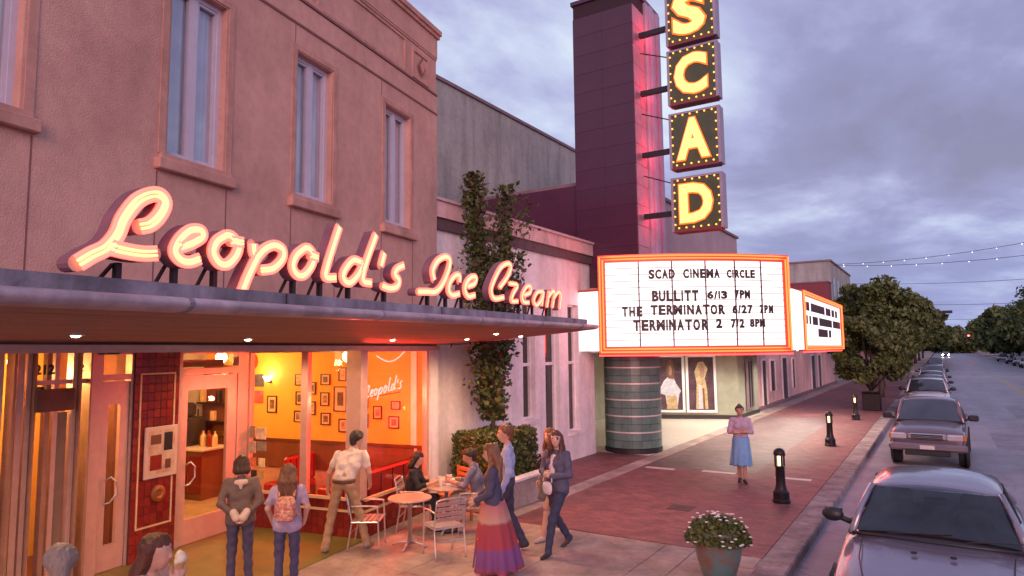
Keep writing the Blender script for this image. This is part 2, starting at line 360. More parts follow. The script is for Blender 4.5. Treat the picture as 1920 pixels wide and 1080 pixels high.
t = thing('manhole_cover', 'round iron cover in the roadway beside the pickup truck', 'manhole cover', (2.6, 19.5, ZR)); MB().lathe([(.36, -.01), (.36, .006), (.01, .006)], n=28).build('plate', mat('iron_plate', (.06, .05, .055), .5, .6, .3, 14), t); MB().lathe([(.36, .0), (.42, .0), (.42, .004), (.36, .004)], n=28).build('ring', MATS['iron_plate'], t)
t = thing('utility_cover', 'small square iron cover let into the brick walk near the bollard', 'cover', (-4.3, 12.6, 0)); MB().cbox(-.22, .22, -.22, .22, -.02, .006, .004).build('plate', MATS['iron_plate'], t); MB().box(-.1, .1, -.012, .012, .006, .009).build('lift_bar', MATS['iron_plate'], t)
# green mat in the shop entry is laid further down

# ------------------------------------------------------------------ cinema block
m_maroon = mat('maroon_tile', (.092, .027, .056), .25, 0, .25, 1.2, col2=(.074, .021, .047))
m_joint = mat('dark_joint', (.035, .012, .02), .8, 0, 0)
m_pinkw = mat('pink_render', (.74, .46, .44), .7, 0, .1, 1.5, .1, grime=.18)
m_pale_w = mat('white_render', (.84, .74, .75), .65, 0, .08, 1.1, .12, 90, grime=.14)
m_grayw = mat('grey_render', (.34, .33, .31), .8, 0, .12, .5, .1, grime=.2)
m_lav = mat('lavender_metal', (.42, .36, .48), .45, .2, .1, 2)
m_alu = mat('aluminium', (.62, .58, .58), .32, .85, .06, 8)
m_dark = mat('dark_metal', (.03, .026, .03), .45, .3, .2, 8)
m_cop = mat('coping', (.22, .14, .16), .7, 0, .15, 3)
T = thing('cinema_building', 'maroon and pale cinema with a tall tiled tower and lit marquee', 'cinema', (-7.05, 17.75, 0))
ox, oy = -7.05, 17.75
def W(b, name, m, p=None, **k):          # world coordinates -> the cinema's own
    b.v = [(x - ox, y - oy, z) for x, y, z in b.v]; return b.build(name, m, p or T, **k)
# auditorium behind
g = MB(); g.box(-40, -14, 8, 27.9, 0, 12.3); g.box(-40, -14.001, 27.9, 60, 0, 7.9); W(g, 'auditorium_wall', m_grayw)
W(MB().box(-40, -13.93, 7.9, 28.0, 12.3, 12.42), 'auditorium_coping', m_cop)
# front block
W(MB().box(-14, -7.6, 18.05, 31.2, 2.96, 8.0), 'upper_wall', [mat('pale_upper', (.40, .31, .34), .7, 0, .1, 1)])
W(MB().box(-14.05, -7.52, 17.99, 31.28, 8.0, 8.1), 'upper_coping', m_cop)
W(MB().box(-13.99, -9.0, 17.9, 18.049, 0, 7.98), 'maroon_side_wall', m_maroon)
# tower core, tiles on the two faces in view
W(MB().box(-8.98, -7.07, 17.77, 19.88, 2.9, 13.6), 'tower_core', m_joint)
tw = W(MB().box(-9.04, -7.01, 17.71, 19.94, 13.6, 13.72), 'tower_cap', m_maroon)
def tile_mesh(w, h, d, m, axis):
    b = MB()
    if axis == 'y': b.cbox(-w / 2, w / 2, -d, 0, -h / 2, h / 2, .004)
    else: b.cbox(0, d, -w / 2, w / 2, -h / 2, h / 2, .006)
    return b.mesh('tower_tile', m)
nc, th_ = 2, .60; tw_ = 1.93 / nc
tm = [tile_mesh(tw_ - .003, th_ - .003, .025, mm, 'y') for mm in (m_maroon, mat('maroon_tile_b', (.089, .026, .055), .25, 0, .25, 1.2, col2=(.072, .021, .046)))]
z = 2.95
while z < 13.5:
    for c in range(nc):
        link('tower_tile', random.choice(tm), T, (-8.99 + tw_ * (c + .5) - ox, 17.77 - oy, z + th_ / 2))
    z += th_ if z + 2 * th_ <= 13.61 else 99
m_ptile = mat('rose_tile', (.40, .19, .25), .3, 0, .12, 3)
tx = [tile_mesh(.44 - .006, th_ - .006, .025, mm, 'x') for mm in (m_ptile, mat('rose_tile_dark', (.38, .16, .21), .3, 0, .12, 3))]
z = 2.95
while z + th_ < 13.62:
    for c in range(2): link('tower_tile', random.choice(tx), T, (-7.07 - ox, 17.80 + .44 * (c + .5) - oy, z + th_ / 2))
    z += th_
b = MB()
for i in range(4):
    yy = 18.72 + i * .29; b.box(-7.07, -7.0 + (.05 if i % 2 else 0), yy, yy + .26, 2.95, 13.58)
W(b, 'tower_flutes', m_lav)
# green tiled round corner below the marquee: bands of curved tiles between metal strips
m_green = [mat('green_tile_%d' % i, c, .28, 0, .14, 6) for i, c in enumerate(((.12, .20, .175), (.105, .18, .158), (.135, .215, .19)))]
cc = (-7.86, 18.98); RC = .83
W(MB().lathe([(RC - .03, .0), (RC - .03, 2.9)], (cc[0], cc[1], 0), 32), 'corner_core', m_joint)
W(MB().lathe([(RC + .015, .0), (RC + .015, .14)], (cc[0], cc[1], 0), 32), 'corner_plinth', m_dark)
for j in range(6):
    z0 = .15 + j * .465; h = .44 if j < 5 else .40
    for k in range(14):
        a0 = R_(130 + 20 * k); a1 = a0 + R_(19.6)
        if j == 0: pass
        for (zq, hq) in ((z0, h / 2 - .004), (z0 + h / 2, h / 2 - .004)):
            W(MB().lathe([(RC - .04, zq), (RC, zq + .004), (RC, zq + hq - .004), (RC - .04, zq + hq)], (cc[0], cc[1], 0), 4, a0, a1), 'curved_tile', random.choice(m_green))
    if j: W(MB().lathe([(RC, z0 - .034), (RC + .018, z0 - .03), (RC + .018, z0 + .004), (RC, z0 + .008)], (cc[0], cc[1], 0), 40), 'metal_strip', mat('pink_metal', (.74, .60, .58), .4, .3, .05))
# lobby recess under the marquee: poster wall facing the street corner
m_sage = mat('sage_wall', (.37, .375, .30), .6, 0, .2, 1.6, col2=(.26, .275, .20))
W(MB().prism([(-12.4, 27.2), (-10.55, 27.83), (-7.31, 29.19), (-7.25, 32.6), (-12.4, 32.6)], 0.005, 2.95), 'lobby_wall', m_sage)
W(MB().box(-13.0, -12.4, 18.2, 32.6, 0, 2.95), 'lobby_back_wall', m_sage)
W(MB().prism([(-12.4, 27.16), (-10.52, 27.79), (-7.27, 29.15), (-7.21, 32.61), (-7.3, 32.61), (-7.34, 29.25), (-10.55, 27.9), (-12.4, 27.25)], 0.004, .17), 'lobby_skirting', m_dark)
W(MB().prism([(-12.9, 18.3), (-7.62, 19.9), (-7.62, 31.0), (-12.9, 31.0)], 2.93, 2.955), 'lobby_ceiling', mat('lobby_ceiling', (.66, .58, .52), .7, 0, .05))
# poster cases with a figure in each
ang = math.atan2(29.19 - 27.83, -7.31 + 10.55)
m_skin0 = mat('print_skin', (.50, .30, .22), .6, 0, .1); m_gown = mat('print_gown', (.70, .68, .76), .6, 0, .2, 9); m_gold = mat('print_gold', (.66, .48, .24), .6, 0, .3, 9); m_pbg = mat('print_dark', (.09, .04, .055), .5, 0, .5, 2); m_hair0 = mat('print_hair', (.22, .10, .05), .6, 0, .2)
def poster(f, wd, kind):
    bx, by = -10.55 + (3.24) * f, 27.83 + 1.36 * f
    P = bpy.data.objects.new('poster_case', None); COL.objects.link(P); P.parent = T; P.location = (bx - ox, by - oy, 0); P.rotation_euler = (0, 0, ang)
    h = wd / 2; fr = MB()
    for (a, c, d, e_) in ((-h - .1, -h, .28, 2.72), (h, h + .1, .28, 2.72), (-h, h, .28, .38), (-h, h, 2.62, 2.72)): fr.box(a, c, -.09, 0, d, e_)
    fr.build('frame', mat('white_frame', (.84, .80, .82), .4, 0, .04), P)
    MB().box(-h, h, -.03, -.01, .38, 2.62).build('print', m_pbg, P)
    def poly(pts, m, y=-.034): MB().slab([(x * h, y, .38 + zz_ * 2.24) for x, zz_ in pts], (0, .003, 0)).build('printed_shape', m, P)
    if kind == 0:
        poly([(-.5, .55), (-.85, .40), (-.9, .32), (-.4, .28), (-.3, .1), (.6, .08), (.75, .3), (.9, .36), (.5, .5), (.3, .62), (-.1, .64)], m_gown)
        poly([(-.3, .02), (-.25, .27), (.5, .27), (.6, .02)], m_gold, -.038); poly([(-.15, .6), (-.3, .8), (-.05, .97), (.25, .93), (.4, .75), (.3, .58)], m_hair0, -.038)
        poly([(-.05, .66), (-.08, .82), (.1, .86), (.2, .78), (.15, .66)], m_skin0, -.042)
    else:
        poly([(-.45, .02), (-.35, .5), (-.5, .72), (-.2, .9), (.2, .92), (.55, .78), (.3, .6), (.45, .4), (.5, .02)], m_gold); poly([(-.25, .02), (-.2, .5), (.02, .45), (.1, .02)], m_gown, -.038)
        poly([(-.05, .6), (-.1, .8), (.12, .9), (.3, .8), (.25, .62)], m_skin0, -.038); poly([(.12, .02), (.1, .4), (.22, .42), (.28, .02)], m_hair0, -.042)
    MB().box(-h, h, -.088, -.08, .38, 2.62).build('pane', glass_mat('poster_glass', (.96, .96, .96), .02), P)
poster(.20, 1.02, 0); poster(.57, 1.05, 1)
P = MB(); P.box(-.55, .55, -.05, 0, .3, 2.5); o = P.build('display_case', mat('case_metal', (.36, .27, .30), .4, .4, .2, 3), T); o.location = (-7.24 - ox, 30.9 - oy, 0); o.rotation_euler = (0, 0, R_(89))
for i in range(5): MB().box(-.45 + i * .2, -.33 + i * .2, -.075, -.05, .4, 2.4).build('slat', m_dark if i % 2 else m_alu, o)
# pink wing beyond
pk = MB(); pk.box(-14, -7.5, 32.6, 61.9, 0, 6.0); W(pk, 'wing_wall', m_pinkw)
for (ya, yb, za, zb) in ((34.6, 35.5, .0, 2.35), (36.5, 37.6, .75, 2.3), (39.6, 41.0, 0, 2.4), (42.6, 43.4, .6, 2.3), (49.6, 51.2, .0, 2.4), (52.6, 54, .0, 2.4)):
    d_ = W(MB().box(-7.5, -7.47, ya, yb, za, zb), 'doorway' if za == 0 else 'window', mat('dark_door', (.06, .035, .045), .25, 0, .2))
    f_ = MB(); f_.box(-7.52, -7.43, ya - .09, ya, za, zb); f_.box(-7.52, -7.43, yb, yb + .09, za, zb); f_.box(-7.52, -7.43, ya, yb, zb, zb + .1); f_.v = [(x - ox, y - oy, zz_) for x, y, zz_ in f_.v]; f_.build('frame', m_pale_w, d_)
W(MB().box(-7.5, -7.36, 32.7, 61.8, 0, .16), 'wing_plinth', m_cop)

# ------------------------------------------------------------------ far blocks up the street
B = thing('office_block', 'grey five-bay block rising behind the marquee farther up the street', 'building', (-7.7, 64, 0))
MB().box(-26, 0, 0, 15.5, 0, 10.5).build('wall', m_grayw, B); MB().box(-26.1, .1, -.1, 15.6, 10.5, 10.65).build('coping', m_cop, B)
for i in range(5):
    for z in (4.2, 7.4): wn_ = MB().box(0, .03, 1.2 + i * 2.9, 2.5 + i * 2.9, z, z + 1.7).build('window', mat('far_glass', (.05, .05, .07), .15, 0, .2), B)
B = thing('neon_tinted_block', 'low block with red neon light as its wall colour, between the pink wing and the grey block', 'building', (-7.7, 62, 0))
MB().box(-20, 0, 0, 1.99, 0, 8.5).build('wall', mat('neon_tinted_render', (.20, .04, .05), .7, 0, .1), B); MB().box(-20.1, .06, -.06, 1.99, 8.5, 8.6).build('coping', m_cop, B)  # wall colour carries the red neon light falling on this block
for i, (x, y, w, d, h, lab) in enumerate(((-7.9, 96, 22, 26, 7.5, 'low brick shop block past the crossing behind the street trees'), (-7.9, 124, 22, 60, 9.5, 'long brick block deep in the street behind the trees'), (17, 96, -20, 40, 6, 'low pale block past the crossing on the far kerb'), (17, 150, -20, 90, 8, 'long low block at the end of the far kerb'))):
    B = thing('far_building', lab, 'building', (x, y, 0)); MB().box(-w if w > 0 else 0, 0 if w > 0 else -w, 0, d, 0, h).build('wall', mat('far_brick_%d' % i, ((.22, .13, .12), (.20, .15, .14), (.3, .26, .26), (.2, .18, .19))[i], .8, 0, .2, .5), B)
    for j in range(int(d // 6)):
        for zz_ in (1.0, 4.4):
            s_ = 1 if w > 0 else -1; MB().box(0, .04 * s_, 2 + j * 6, 4.5 + j * 6, zz_, zz_ + 1.8).build('window', MATS['far_glass'], B)

# ------------------------------------------------------------------ white building beside the ice cream shop
V = thing('white_building', 'low white rendered building with three tall narrow windows and a parapet', 'building', (-8.6, 10.3, 0))
WV = lambda b, n, m, p=None, **k: (setattr(b, 'v', [(x + 8.6, y - 10.3, z) for x, y, z in b.v]), b.build(n, m, p or V, **k))[1]
wins = [(13.94, 14.53, 1.30), (15.04, 15.79, .62), (16.31, 16.95, .76)]; ZT = 4.25
b = MB(); ys = [10.0] + [q for w_ in wins for q in w_[:2]] + [17.93]
for i in range(0, len(ys), 2): b.box(-9.0, -8.6, ys[i], ys[i + 1], 0, 5.5)
for ya, yb, zb in wins: b.box(-9.0, -8.6, ya, yb, 0, zb); b.box(-9.0, -8.6, ya, yb, ZT, 5.5)
b.box(-13.9, -9.0, 10.0, 17.85, 5.3, 5.5)
WV(b, 'wall', m_pale_w)
WV(MB().box(-8.95, -8.52, 10.0, 17.93, 5.5, 5.74), 'dark_band', mat('parapet_dark_band', (.13, .075, .085), .7, 0, .15))  # plain dark strip below the parapet
WV(MB().box(-9.0, -8.47, 10.0, 17.93, 5.74, 6.08), 'parapet', m_pinkw)
WV(MB().box(-9.05, -8.42, 9.99, 17.93, 6.08, 6.14), 'coping', mat('pale_coping', (.62, .44, .44), .6, 0, .1))
m_wg = glass_mat('dusk_glass', (.14, .12, .15), .14)
for ya, yb, zb in wins:
    w_ = WV(MB().box(-8.83, -8.80, ya, yb, zb, ZT), 'window', m_wg)
    f = MB(); f.box(-8.84, -8.74, ya, ya + .05, zb, ZT); f.box(-8.84, -8.74, yb - .05, yb, zb, ZT); f.box(-8.84, -8.74, ya + .05, yb - .05, 2.60, 2.68); f.box(-8.84, -8.74, ya + .05, yb - .05, zb, zb + .05); f.box(-8.84, -8.74, ya + .05, yb - .05, ZT - .05, ZT)
    f.v = [(x + 8.6, y - 10.3, z) for x, y, z in f.v]; f.build('frame', m_pale_w, w_)
    s = MB(); s.box(-8.62, -8.53, ya - .05, yb + .05, zb - .09, zb - .004); s.v = [(x + 8.6, y - 10.3, z) for x, y, z in s.v]; s.build('sill', m_pale_w, w_)
WV(MB().box(-11, -10.9, 10.0, 17.8, 0, 5.2), 'inner_wall', mat('dark_room', (.10, .08, .09), .8, 0, .2))
WV(MB().tube([(-8.55, 10.42, 0), (-8.55, 10.42, 5.5)], .045, 8), 'downpipe', mat('grey_pipe', (.36, .35, .42), .5, .2, .1))
# ------------------------------------------------------------------ ice cream shop (own axes: x = out from the wall, y = along it, z = up)
m_stucco = mat('salmon_stucco', (.64, .36, .285), .85, 0, .12, .9, .45, 55, col2=(.52, .275, .225), contrast=(.3, .72), grime=.11, gs=(1.3, 1.3, .6))
m_trim = mat('salmon_trim', (.60, .32, .25), .8, 0, .12, 2, .2, 70, col2=(.47, .235, .185), grime=.2)
m_groove = mat('wall_joint', (.25, .11, .10), .9, 0, .1)
m_wframe = mat('lilac_window_frame', (.60, .55, .64), .45, 0, .05)
m_sfr = mat('storefront_frame', (.66, .42, .36), .38, .35, .08, 6)
m_fascia = mat('canopy_metal', (.58, .45, .49), .42, .15, .25, 2.5, .15, 40, col2=(.38, .29, .33), stretch=(1, .4, 3), grime=.3, gs=(1, 2.5, .5))
m_strip = mat('canopy_strip', (.37, .33, .39), .6, .2, .3, 3, .2, 30, col2=(.20, .175, .22), grime=.35, gs=(1, 2.5, .5))
m_soff = mat('soffit_boards', (.30, .15, .12), .7, 0, .18, 1.5, 0, 60, stretch=(4, .3, 1))
m_tile = [mat('red_tile_%d' % i, c, .16, 0, .10, 9) for i, c in enumerate(((.22, .018, .016), (.18, .014, .014), (.26, .024, .018)))]
m_cream = mat('cream_tile', (.72, .50, .30), .25, 0, .06)
m_grout = mat('grout', (.12, .03, .025), .8, 0, .1)
m_yel = mat('yellow_wall', (.80, .40, .055), .75, 0, .06, 1.2)
m_wain = mat('brown_wainscot', (.17, .055, .03), .5, 0, .25, 2, stretch=(1, 1, .3))
LEO = thing('ice_cream_shop', 'salmon stucco corner shop with a canopy and glowing script sign', 'shop', (-8.35, 10.1, 0), R_(10))
S0, S1 = -13.5, .28
WIN = [(-8.42, -7.62), (-6.04, -5.22), (-3.89, -3.09), (-1.58, -.77)]; WZ0, WZ1 = 5.26, 7.40
b = MB(); ys = [S0] + [q for w_ in WIN for q in w_] + [S1]
for i in range(0, len(ys), 2): b.box(-.4, 0, ys[i], ys[i + 1], 3.12, 7.80)
for a, c in WIN: b.box(-.4, 0, a, c, 3.12, WZ0); b.box(-.4, 0, a, c, WZ1, 7.80)
b.box(-.4, -.006, S0, S1, 7.80, 7.84); b.box(-.4, 0, S0, S1, 7.84, 8.19); b.box(-.4, -.012, S0, S1, 8.19, 8.24); b.box(-.4, -.02, S0, S1, 8.24, 8.96); b.box(-.4, 0, S0, S1, 8.96, 9.0); b.box(-.4, .012, S0, S1, 9.0, 9.42)
b.box(-9, -.4, S1 - .3, S1, 0, 9.42)
b.build('upper_wall', m_stucco, LEO)
b = MB(); b.box(-.45, .05, S0, S1 + .05, 9.42, 9.5); b.box(-.45, .08, S0, S1 + .08, 9.5, 9.6); b.build('coping', m_trim, LEO)
MB().box(-9.0, -.45, S0, S1, 9.2, 9.3).build('roof', m_cop, LEO)
b = MB(); b.box(-.02, .016, S0, S1, 7.80, 7.835); b.box(-.02, .02, S0, S1, 8.2, 8.235); b.build('string_course', m_groove, LEO)
for a, c in ((-3.9, -.92), (-7.1, -4.12), (-10.3, -7.3)):      # sunk frieze panels
    f = MB(); f.box(-.02, .004, a, c, 8.88, 8.93); f.box(-.02, .004, a, a + .045, 8.30, 8.88); f.box(-.02, .004, c - .045, c, 8.30, 8.88); f.box(-.02, .004, a, c, 8.25, 8.30); f.build('frieze_panel', m_trim, LEO)
for a in (-.67, -4.06):
    f = MB(); f.box(-.02, .006, a, a + .62, 8.80, 8.85); f.box(-.02, .006, a, a + .62, 8.27, 8.32); f.box(-.02, .006, a, a + .05, 8.32, 8.8); f.box(-.02, .006, a + .57, a + .62, 8.32, 8.8)
    o = f.build('ornament', m_trim, LEO)
    cy_, cz_ = a + .31, 8.56; d = MB(); d.slab([(.004, cy_ - .13, cz_), (.004, cy_, cz_ - .19), (.004, cy_ + .13, cz_), (.004, cy_, cz_ + .19)], (.03, 0, 0)); d.build('diamond', m_groove, o)
    d = MB(); d.slab([(.03, cy_ - .085, cz_), (.03, cy_, cz_ - .125), (.03, cy_ + .085, cz_), (.03, cy_, cz_ + .125)], (.02, 0, 0)); d.build('diamond', m_trim, o)
for s_ in (-8.0, -6.16, -5.16, -3.98, -2.98, -1.7, -.66, -7.5):    # expansion joints in the render
    MB().box(-.01, .003, s_ - .008, s_ + .008, 3.3, 5.05).build('joint', m_groove, LEO)
for s_ in (-3.95, -1.72): MB().box(-.01, .003, s_ - .007, s_ + .007, 7.52, 7.79).build('joint', m_groove, LEO)
MB().box(-.01, .012, -8.78, -8.05, 3.72, 4.18).build('cover_panel', mat('patched_panel', (.56, .33, .27), .7, 0, .15, 3), LEO)
m_cur = mat('curtain', (.82, .80, .86), .8, 0, .1, 3); m_ug = glass_mat('upper_glass', (.96, .96, 1.0), .17)
for i, (a, c) in enumerate(WIN):
    f = MB()
    for (y0, y1, z0, z1) in ((a, a + .06, WZ0, WZ1), (c - .06, c, WZ0, WZ1), (a + .06, c - .06, WZ0, WZ0 + .06), (a + .06, c - .06, WZ1 - .06, WZ1), ((a + c) / 2 - .05, (a + c) / 2 + .05, WZ0 + .06, WZ1 - .06)): f.box(-.20, -.10, y0, y1, z0, z1)
    wi = f.build('window', m_wframe, LEO)
    for (y0, y1) in ((a + .06, (a + c) / 2 - .05), ((a + c) / 2 + .05, c - .06)):
        MB().box(-.165, -.155, y0, y1, WZ0 + .06, WZ1 - .06).build('pane', m_ug, wi)
        q = MB(); f = MB()
        f.box(-.17, -.115, y0, y0 + .028, WZ0 + .06, WZ1 - .06); f.box(-.17, -.115, y1 - .028, y1, WZ0 + .06, WZ1 - .06); f.box(-.17, -.115, y0 + .028, y1 - .028, WZ0 + .06, WZ0 + .095); f.box(-.17, -.115, y0 + .028, y1 - .028, WZ1 - .095, WZ1 - .06); f.build('sash', m_wframe, wi)
    q = MB(); n_ = 36
    pts = [(-.235 + .022 * math.sin(k * 1.35 + i) + .012 * math.sin(k * .6), a - .05 + (c - a + .1) * k / n_) for k in range(n_ + 1)]
    for k in range(n_):
        if i == 3 and 22 < k < 27: continue
        q.quad((pts[k][0], pts[k][1], WZ0 - .1), (pts[k + 1][0], pts[k + 1][1], WZ0 - .1), (pts[k + 1][0], pts[k + 1][1], WZ1 + .1), (pts[k][0], pts[k][1], WZ1 + .1))
    q.build('curtain', m_cur, wi, smooth=True)
    MB().box(-.62, -.6, a - .3, c + .3, WZ0 - .3, WZ1 + .3).build('room_behind', mat('dark_room', (.10, .08, .09), .8, 0, .2), wi)
    s = MB(); s.cbox(-.1, .09, a - .16, c + .16, 5.07, 5.20, .012); s.box(-.2, .05, a - .1, c + .1, 5.20, 5.258); s.build('sill', m_trim, wi)
    s = MB(); s.box(-.02, .014, a - .12, a - .03, 5.26, 7.42); s.box(-.02, .014, c + .03, c + .12, 5.26, 7.42); s.box(-.02, .014, a - .12, c + .12, 7.42, 7.50); s.build('surround', m_trim, wi)

# canopy: its outer edge rises a little towards the cinema
zc = lambda s_: 3.35 + .0135 * (s_ + 9.4)
SL, SR = -13.0, 1.05
CAN = thing('shop_canopy', 'flat metal-edged canopy over the shopfront carrying the script letters', 'canopy', (-8.35, 10.1, 0), R_(10))
prof = [(3.02, -.11), (3.065, -.10), (3.095, -.075), (3.10, -.05), (3.085, -.028), (3.05, -.018), (2.98, -.018), (2.98, -.03), (2.98, -.11)]
b = MB(); sec = [SL + (SR - SL) * i / 30 for i in range(31)]
n_ = len(prof)
vs_ = []; 
for i, s_ in enumerate(sec):
    t_ = 1.0; 
    for (x, z) in prof: vs_.append((x, s_, zc(s_) + z))
fs_ = [(i * n_ + k, i * n_ + (k + 1) % n_, (i + 1) * n_ + (k + 1) % n_, (i + 1) * n_ + k) for i in range(30) for k in range(n_)] + [tuple(range(n_ - 1, -1, -1)), tuple(range(30 * n_, 31 * n_))]
b.add(vs_, fs_); auto_smooth(b.build('rolled_edge', m_fascia, CAN), 50)
for i in range(7):
    s_ = -12.6 + i * 2.1; b = MB(); b.add([(x + (.004 if x > 3 else 0), s_ + dy, zc(s_) + z + (.003 if z > -.03 else -.003 if z < -.1 else 0)) for dy in (0, .035) for (x, z) in prof], [(k, (k + 1) % n_, n_ + (k + 1) % n_, n_ + k) for k in range(n_)] + [tuple(range(n_ - 1, -1, -1)), tuple(range(n_, 2 * n_))]); b.build('edge_seam', m_strip, CAN)
b = MB(); b.slab([(2.9, SL, zc(SL) - .018), (2.9, SR - .35, zc(SR) - .018), (2.9, SR - .35, zc(SR) + .07), (2.9, SL, zc(SL) + .07)], (.07, 0, 0)); b.build('gutter_strip', m_strip, CAN)
for i in range(6):
    s_ = -12.3 + i * 2.44; MB().box(2.965, 2.974, s_, s_ + .012, zc(s_) - .017, zc(s_) + .069).build('strip_joint', m_dark, CAN)
b = MB(); b.slab([(0, SL, zc(SL) + .0), (2.9, SL, zc(SL) + .0), (2.9, SR - .35, zc(SR) + .0), (0, SR - .35, zc(SR) + .0)], (0, 0, .04)); b.build('deck', m_strip, CAN)
NB = 14                                                   # soffit boards, each one a piece
for i in range(NB):
    x0, x1 = 3.0 * i / NB, 3.0 * (i + 1) / NB - .006
    f0 = lambda x, s_: 3.13 + (zc(s_) - .10 - 3.13) * x / 3.0
    b = MB(); b.slab([(x0, SL, f0(x0, SL)), (x0, SR, f0(x0, SR)), (x1, SR, f0(x1, SR)), (x1, SL, f0(x1, SL))], (0, 0, .03)); b.build('soffit_board', m_soff, CAN)
b = MB(); b.slab([(0, SR, 3.12), (3.0, SR, zc(SR) - .11), (3.0, SR, zc(SR) - .02), (0, SR, zc(SR) - .01)], (0, .05, 0)); b.build('end_board', m_fascia, CAN)
b = MB(); b.box(-2.7, -.0, -6.9, -2.1, 3.09, 3.13); b.box(-.4, 0, S0, -6.9, 3.09, 3.12); b.box(-.4, 0, -2.1, S1, 3.09, 3.12); b.build('entry_ceiling', m_soff, LEO)
MB().box(0.004, .06, -13, S1, 3.02, 3.10).build('head_rail', m_sfr, LEO)
m_lamp = emat('lamp_glow', (1.0, .78, .5), 14)
def downlight(d, s_, e=25):
    z = 3.13 + (zc(s_) - .10 - 3.13) * d / 3.0 if d > 0 else 3.085
    o = MB().lathe([(.065, -.012), (.065, .0), (.045, .0), (.045, -.012)], (d, s_, z), 16).build('downlight', m_alu, CAN)
    MB().ball((d, s_, z - .004), (.042, .042, .022), 14, 8).build('lens', m_lamp, o)
    light('downlight_beam', 'SPOT', (d, s_, z - .06), e * 3, (1.0, .58, .30), o, .06, R_(165))
for d, s_ in ((.64, -5.39), (.8, -2.57), (2.0, -1.33), (1.1, -.6), (.9, -7.6), (-1.3, -3.0)): downlight(d, s_)
downlight(1.7, .5, 14)  # extra downlight, added to brighten the white wall
MB().cbox(-.7, -.5, -6.28, -6.1, 3.0, 3.085, .02).build('camera_box', m_dark, CAN)

# script sign on the canopy
STROKES = [('L',[[(-8.303,3.845),(-8.233,3.873),(-8.163,3.947),(-8.124,4.037),(-8.159,4.084),(-8.233,4.077),(-8.336,4.01),(-8.424,3.883),(-8.468,3.767),(-8.536,3.673),(-8.626,3.616),(-8.709,3.555)],[(-8.504,3.677),(-8.397,3.667),(-8.277,3.667),(-8.179,3.682)]]),('e',[[(-7.995,3.748),(-7.891,3.793),(-7.804,3.854),(-7.817,3.896),(-7.905,3.886),(-7.993,3.808),(-8.033,3.717),(-7.982,3.661),(-7.906,3.655),(-7.819,3.689)]]),('o',[[(-7.578,3.902),(-7.667,3.839),(-7.697,3.753),(-7.638,3.68),(-7.558,3.68),(-7.478,3.754),(-7.451,3.838),(-7.519,3.897),(-7.578,3.902)],[(-7.529,3.863),(-7.409,3.867)]]),('p',[[(-7.3,3.875),(-7.289,3.808),(-7.256,3.769)],[(-7.212,3.84),(-7.288,3.714),(-7.357,3.588),(-7.413,3.466)],[(-7.262,3.768),(-7.176,3.849),(-7.069,3.895),(-6.968,3.873),(-6.966,3.796),(-7.069,3.704),(-7.206,3.671)]]),('o',[[(-6.683,3.926),(-6.79,3.846),(-6.832,3.748),(-6.779,3.68),(-6.683,3.685),(-6.587,3.776),(-6.557,3.866),(-6.619,3.925),(-6.683,3.926)],[(-6.603,3.87),(-6.502,3.863)]]),('l',[[(-6.192,4.199),(-6.291,3.98),(-6.372,3.79),(-6.385,3.695),(-6.238,3.702)]]),('d',[[(-5.819,3.894),(-5.969,3.903),(-6.102,3.789),(-6.121,3.705),(-6.024,3.673),(-5.888,3.764),(-5.801,3.886)],[(-5.583,4.217),(-5.72,3.971),(-5.8,3.8),(-5.798,3.709),(-5.66,3.703)]]),('apostrophe',[[(-5.424,4.043),(-5.481,3.906)]]),('s',[[(-5.035,3.957),(-5.164,3.907),(-5.216,3.837),(-5.131,3.782),(-5.173,3.708),(-5.308,3.677),(-5.439,3.691)]]),('I',[[(-4.342,3.859),(-4.375,3.975),(-4.254,4.103),(-4.06,4.177),(-3.937,4.147),(-3.985,4.005),(-4.13,3.829),(-4.299,3.722),(-4.524,3.702),(-4.708,3.688)]]),('c',[[(-3.673,3.898),(-3.667,3.975),(-3.785,3.969),(-3.931,3.869),(-3.972,3.758),(-3.872,3.707),(-3.674,3.741)]]),('e',[[(-3.413,3.862),(-3.236,3.907),(-3.166,3.993),(-3.29,4.003),(-3.453,3.918),(-3.514,3.806),(-3.415,3.724),(-3.211,3.757)]]),('C',[[(-2.346,3.939),(-2.072,4.112),(-1.92,4.279),(-2.032,4.329),(-2.306,4.237),(-2.554,4.026),(-2.667,3.861),(-2.559,3.752),(-2.216,3.795)]]),('r',[[(-1.97,4.025),(-1.662,4.021),(-1.831,3.884),(-1.906,3.761),(-1.651,3.771)]]),('e',[[(-1.341,3.892),(-1.098,3.954),(-1.087,4.051),(-1.277,4.028),(-1.458,3.883),(-1.415,3.778),(-1.166,3.779)]]),('a',[[(-0.472,4.017),(-0.761,3.979),(-0.937,3.831),(-0.813,3.756),(-0.591,3.853),(-0.449,4.003),(-0.55,3.771)]]),('m',[[(-0.145,4.042),(-0.276,3.763)],[(-0.222,3.925),(0.025,4.055),(0.131,4.023),(0.011,3.771)],[(0.067,3.929),(0.325,4.062),(0.489,4.024),(0.412,3.769)]])]
m_face = mat('letter_face', (.78, .46, .33), .5, 0, .05); m_ret = mat('letter_return', (.30, .14, .18), .5, .2, .15, 4)
m_neon = emat('neon_warm', (1.0, .42, .20), 1.35); m_neon2 = emat('neon_rose', (1.0, .12, .09), 2.2)
SG = thing('script_sign', "glowing neon script letters reading Leopold's Ice Cream standing on the canopy", 'sign', (-8.35, 10.1, 0), R_(10))
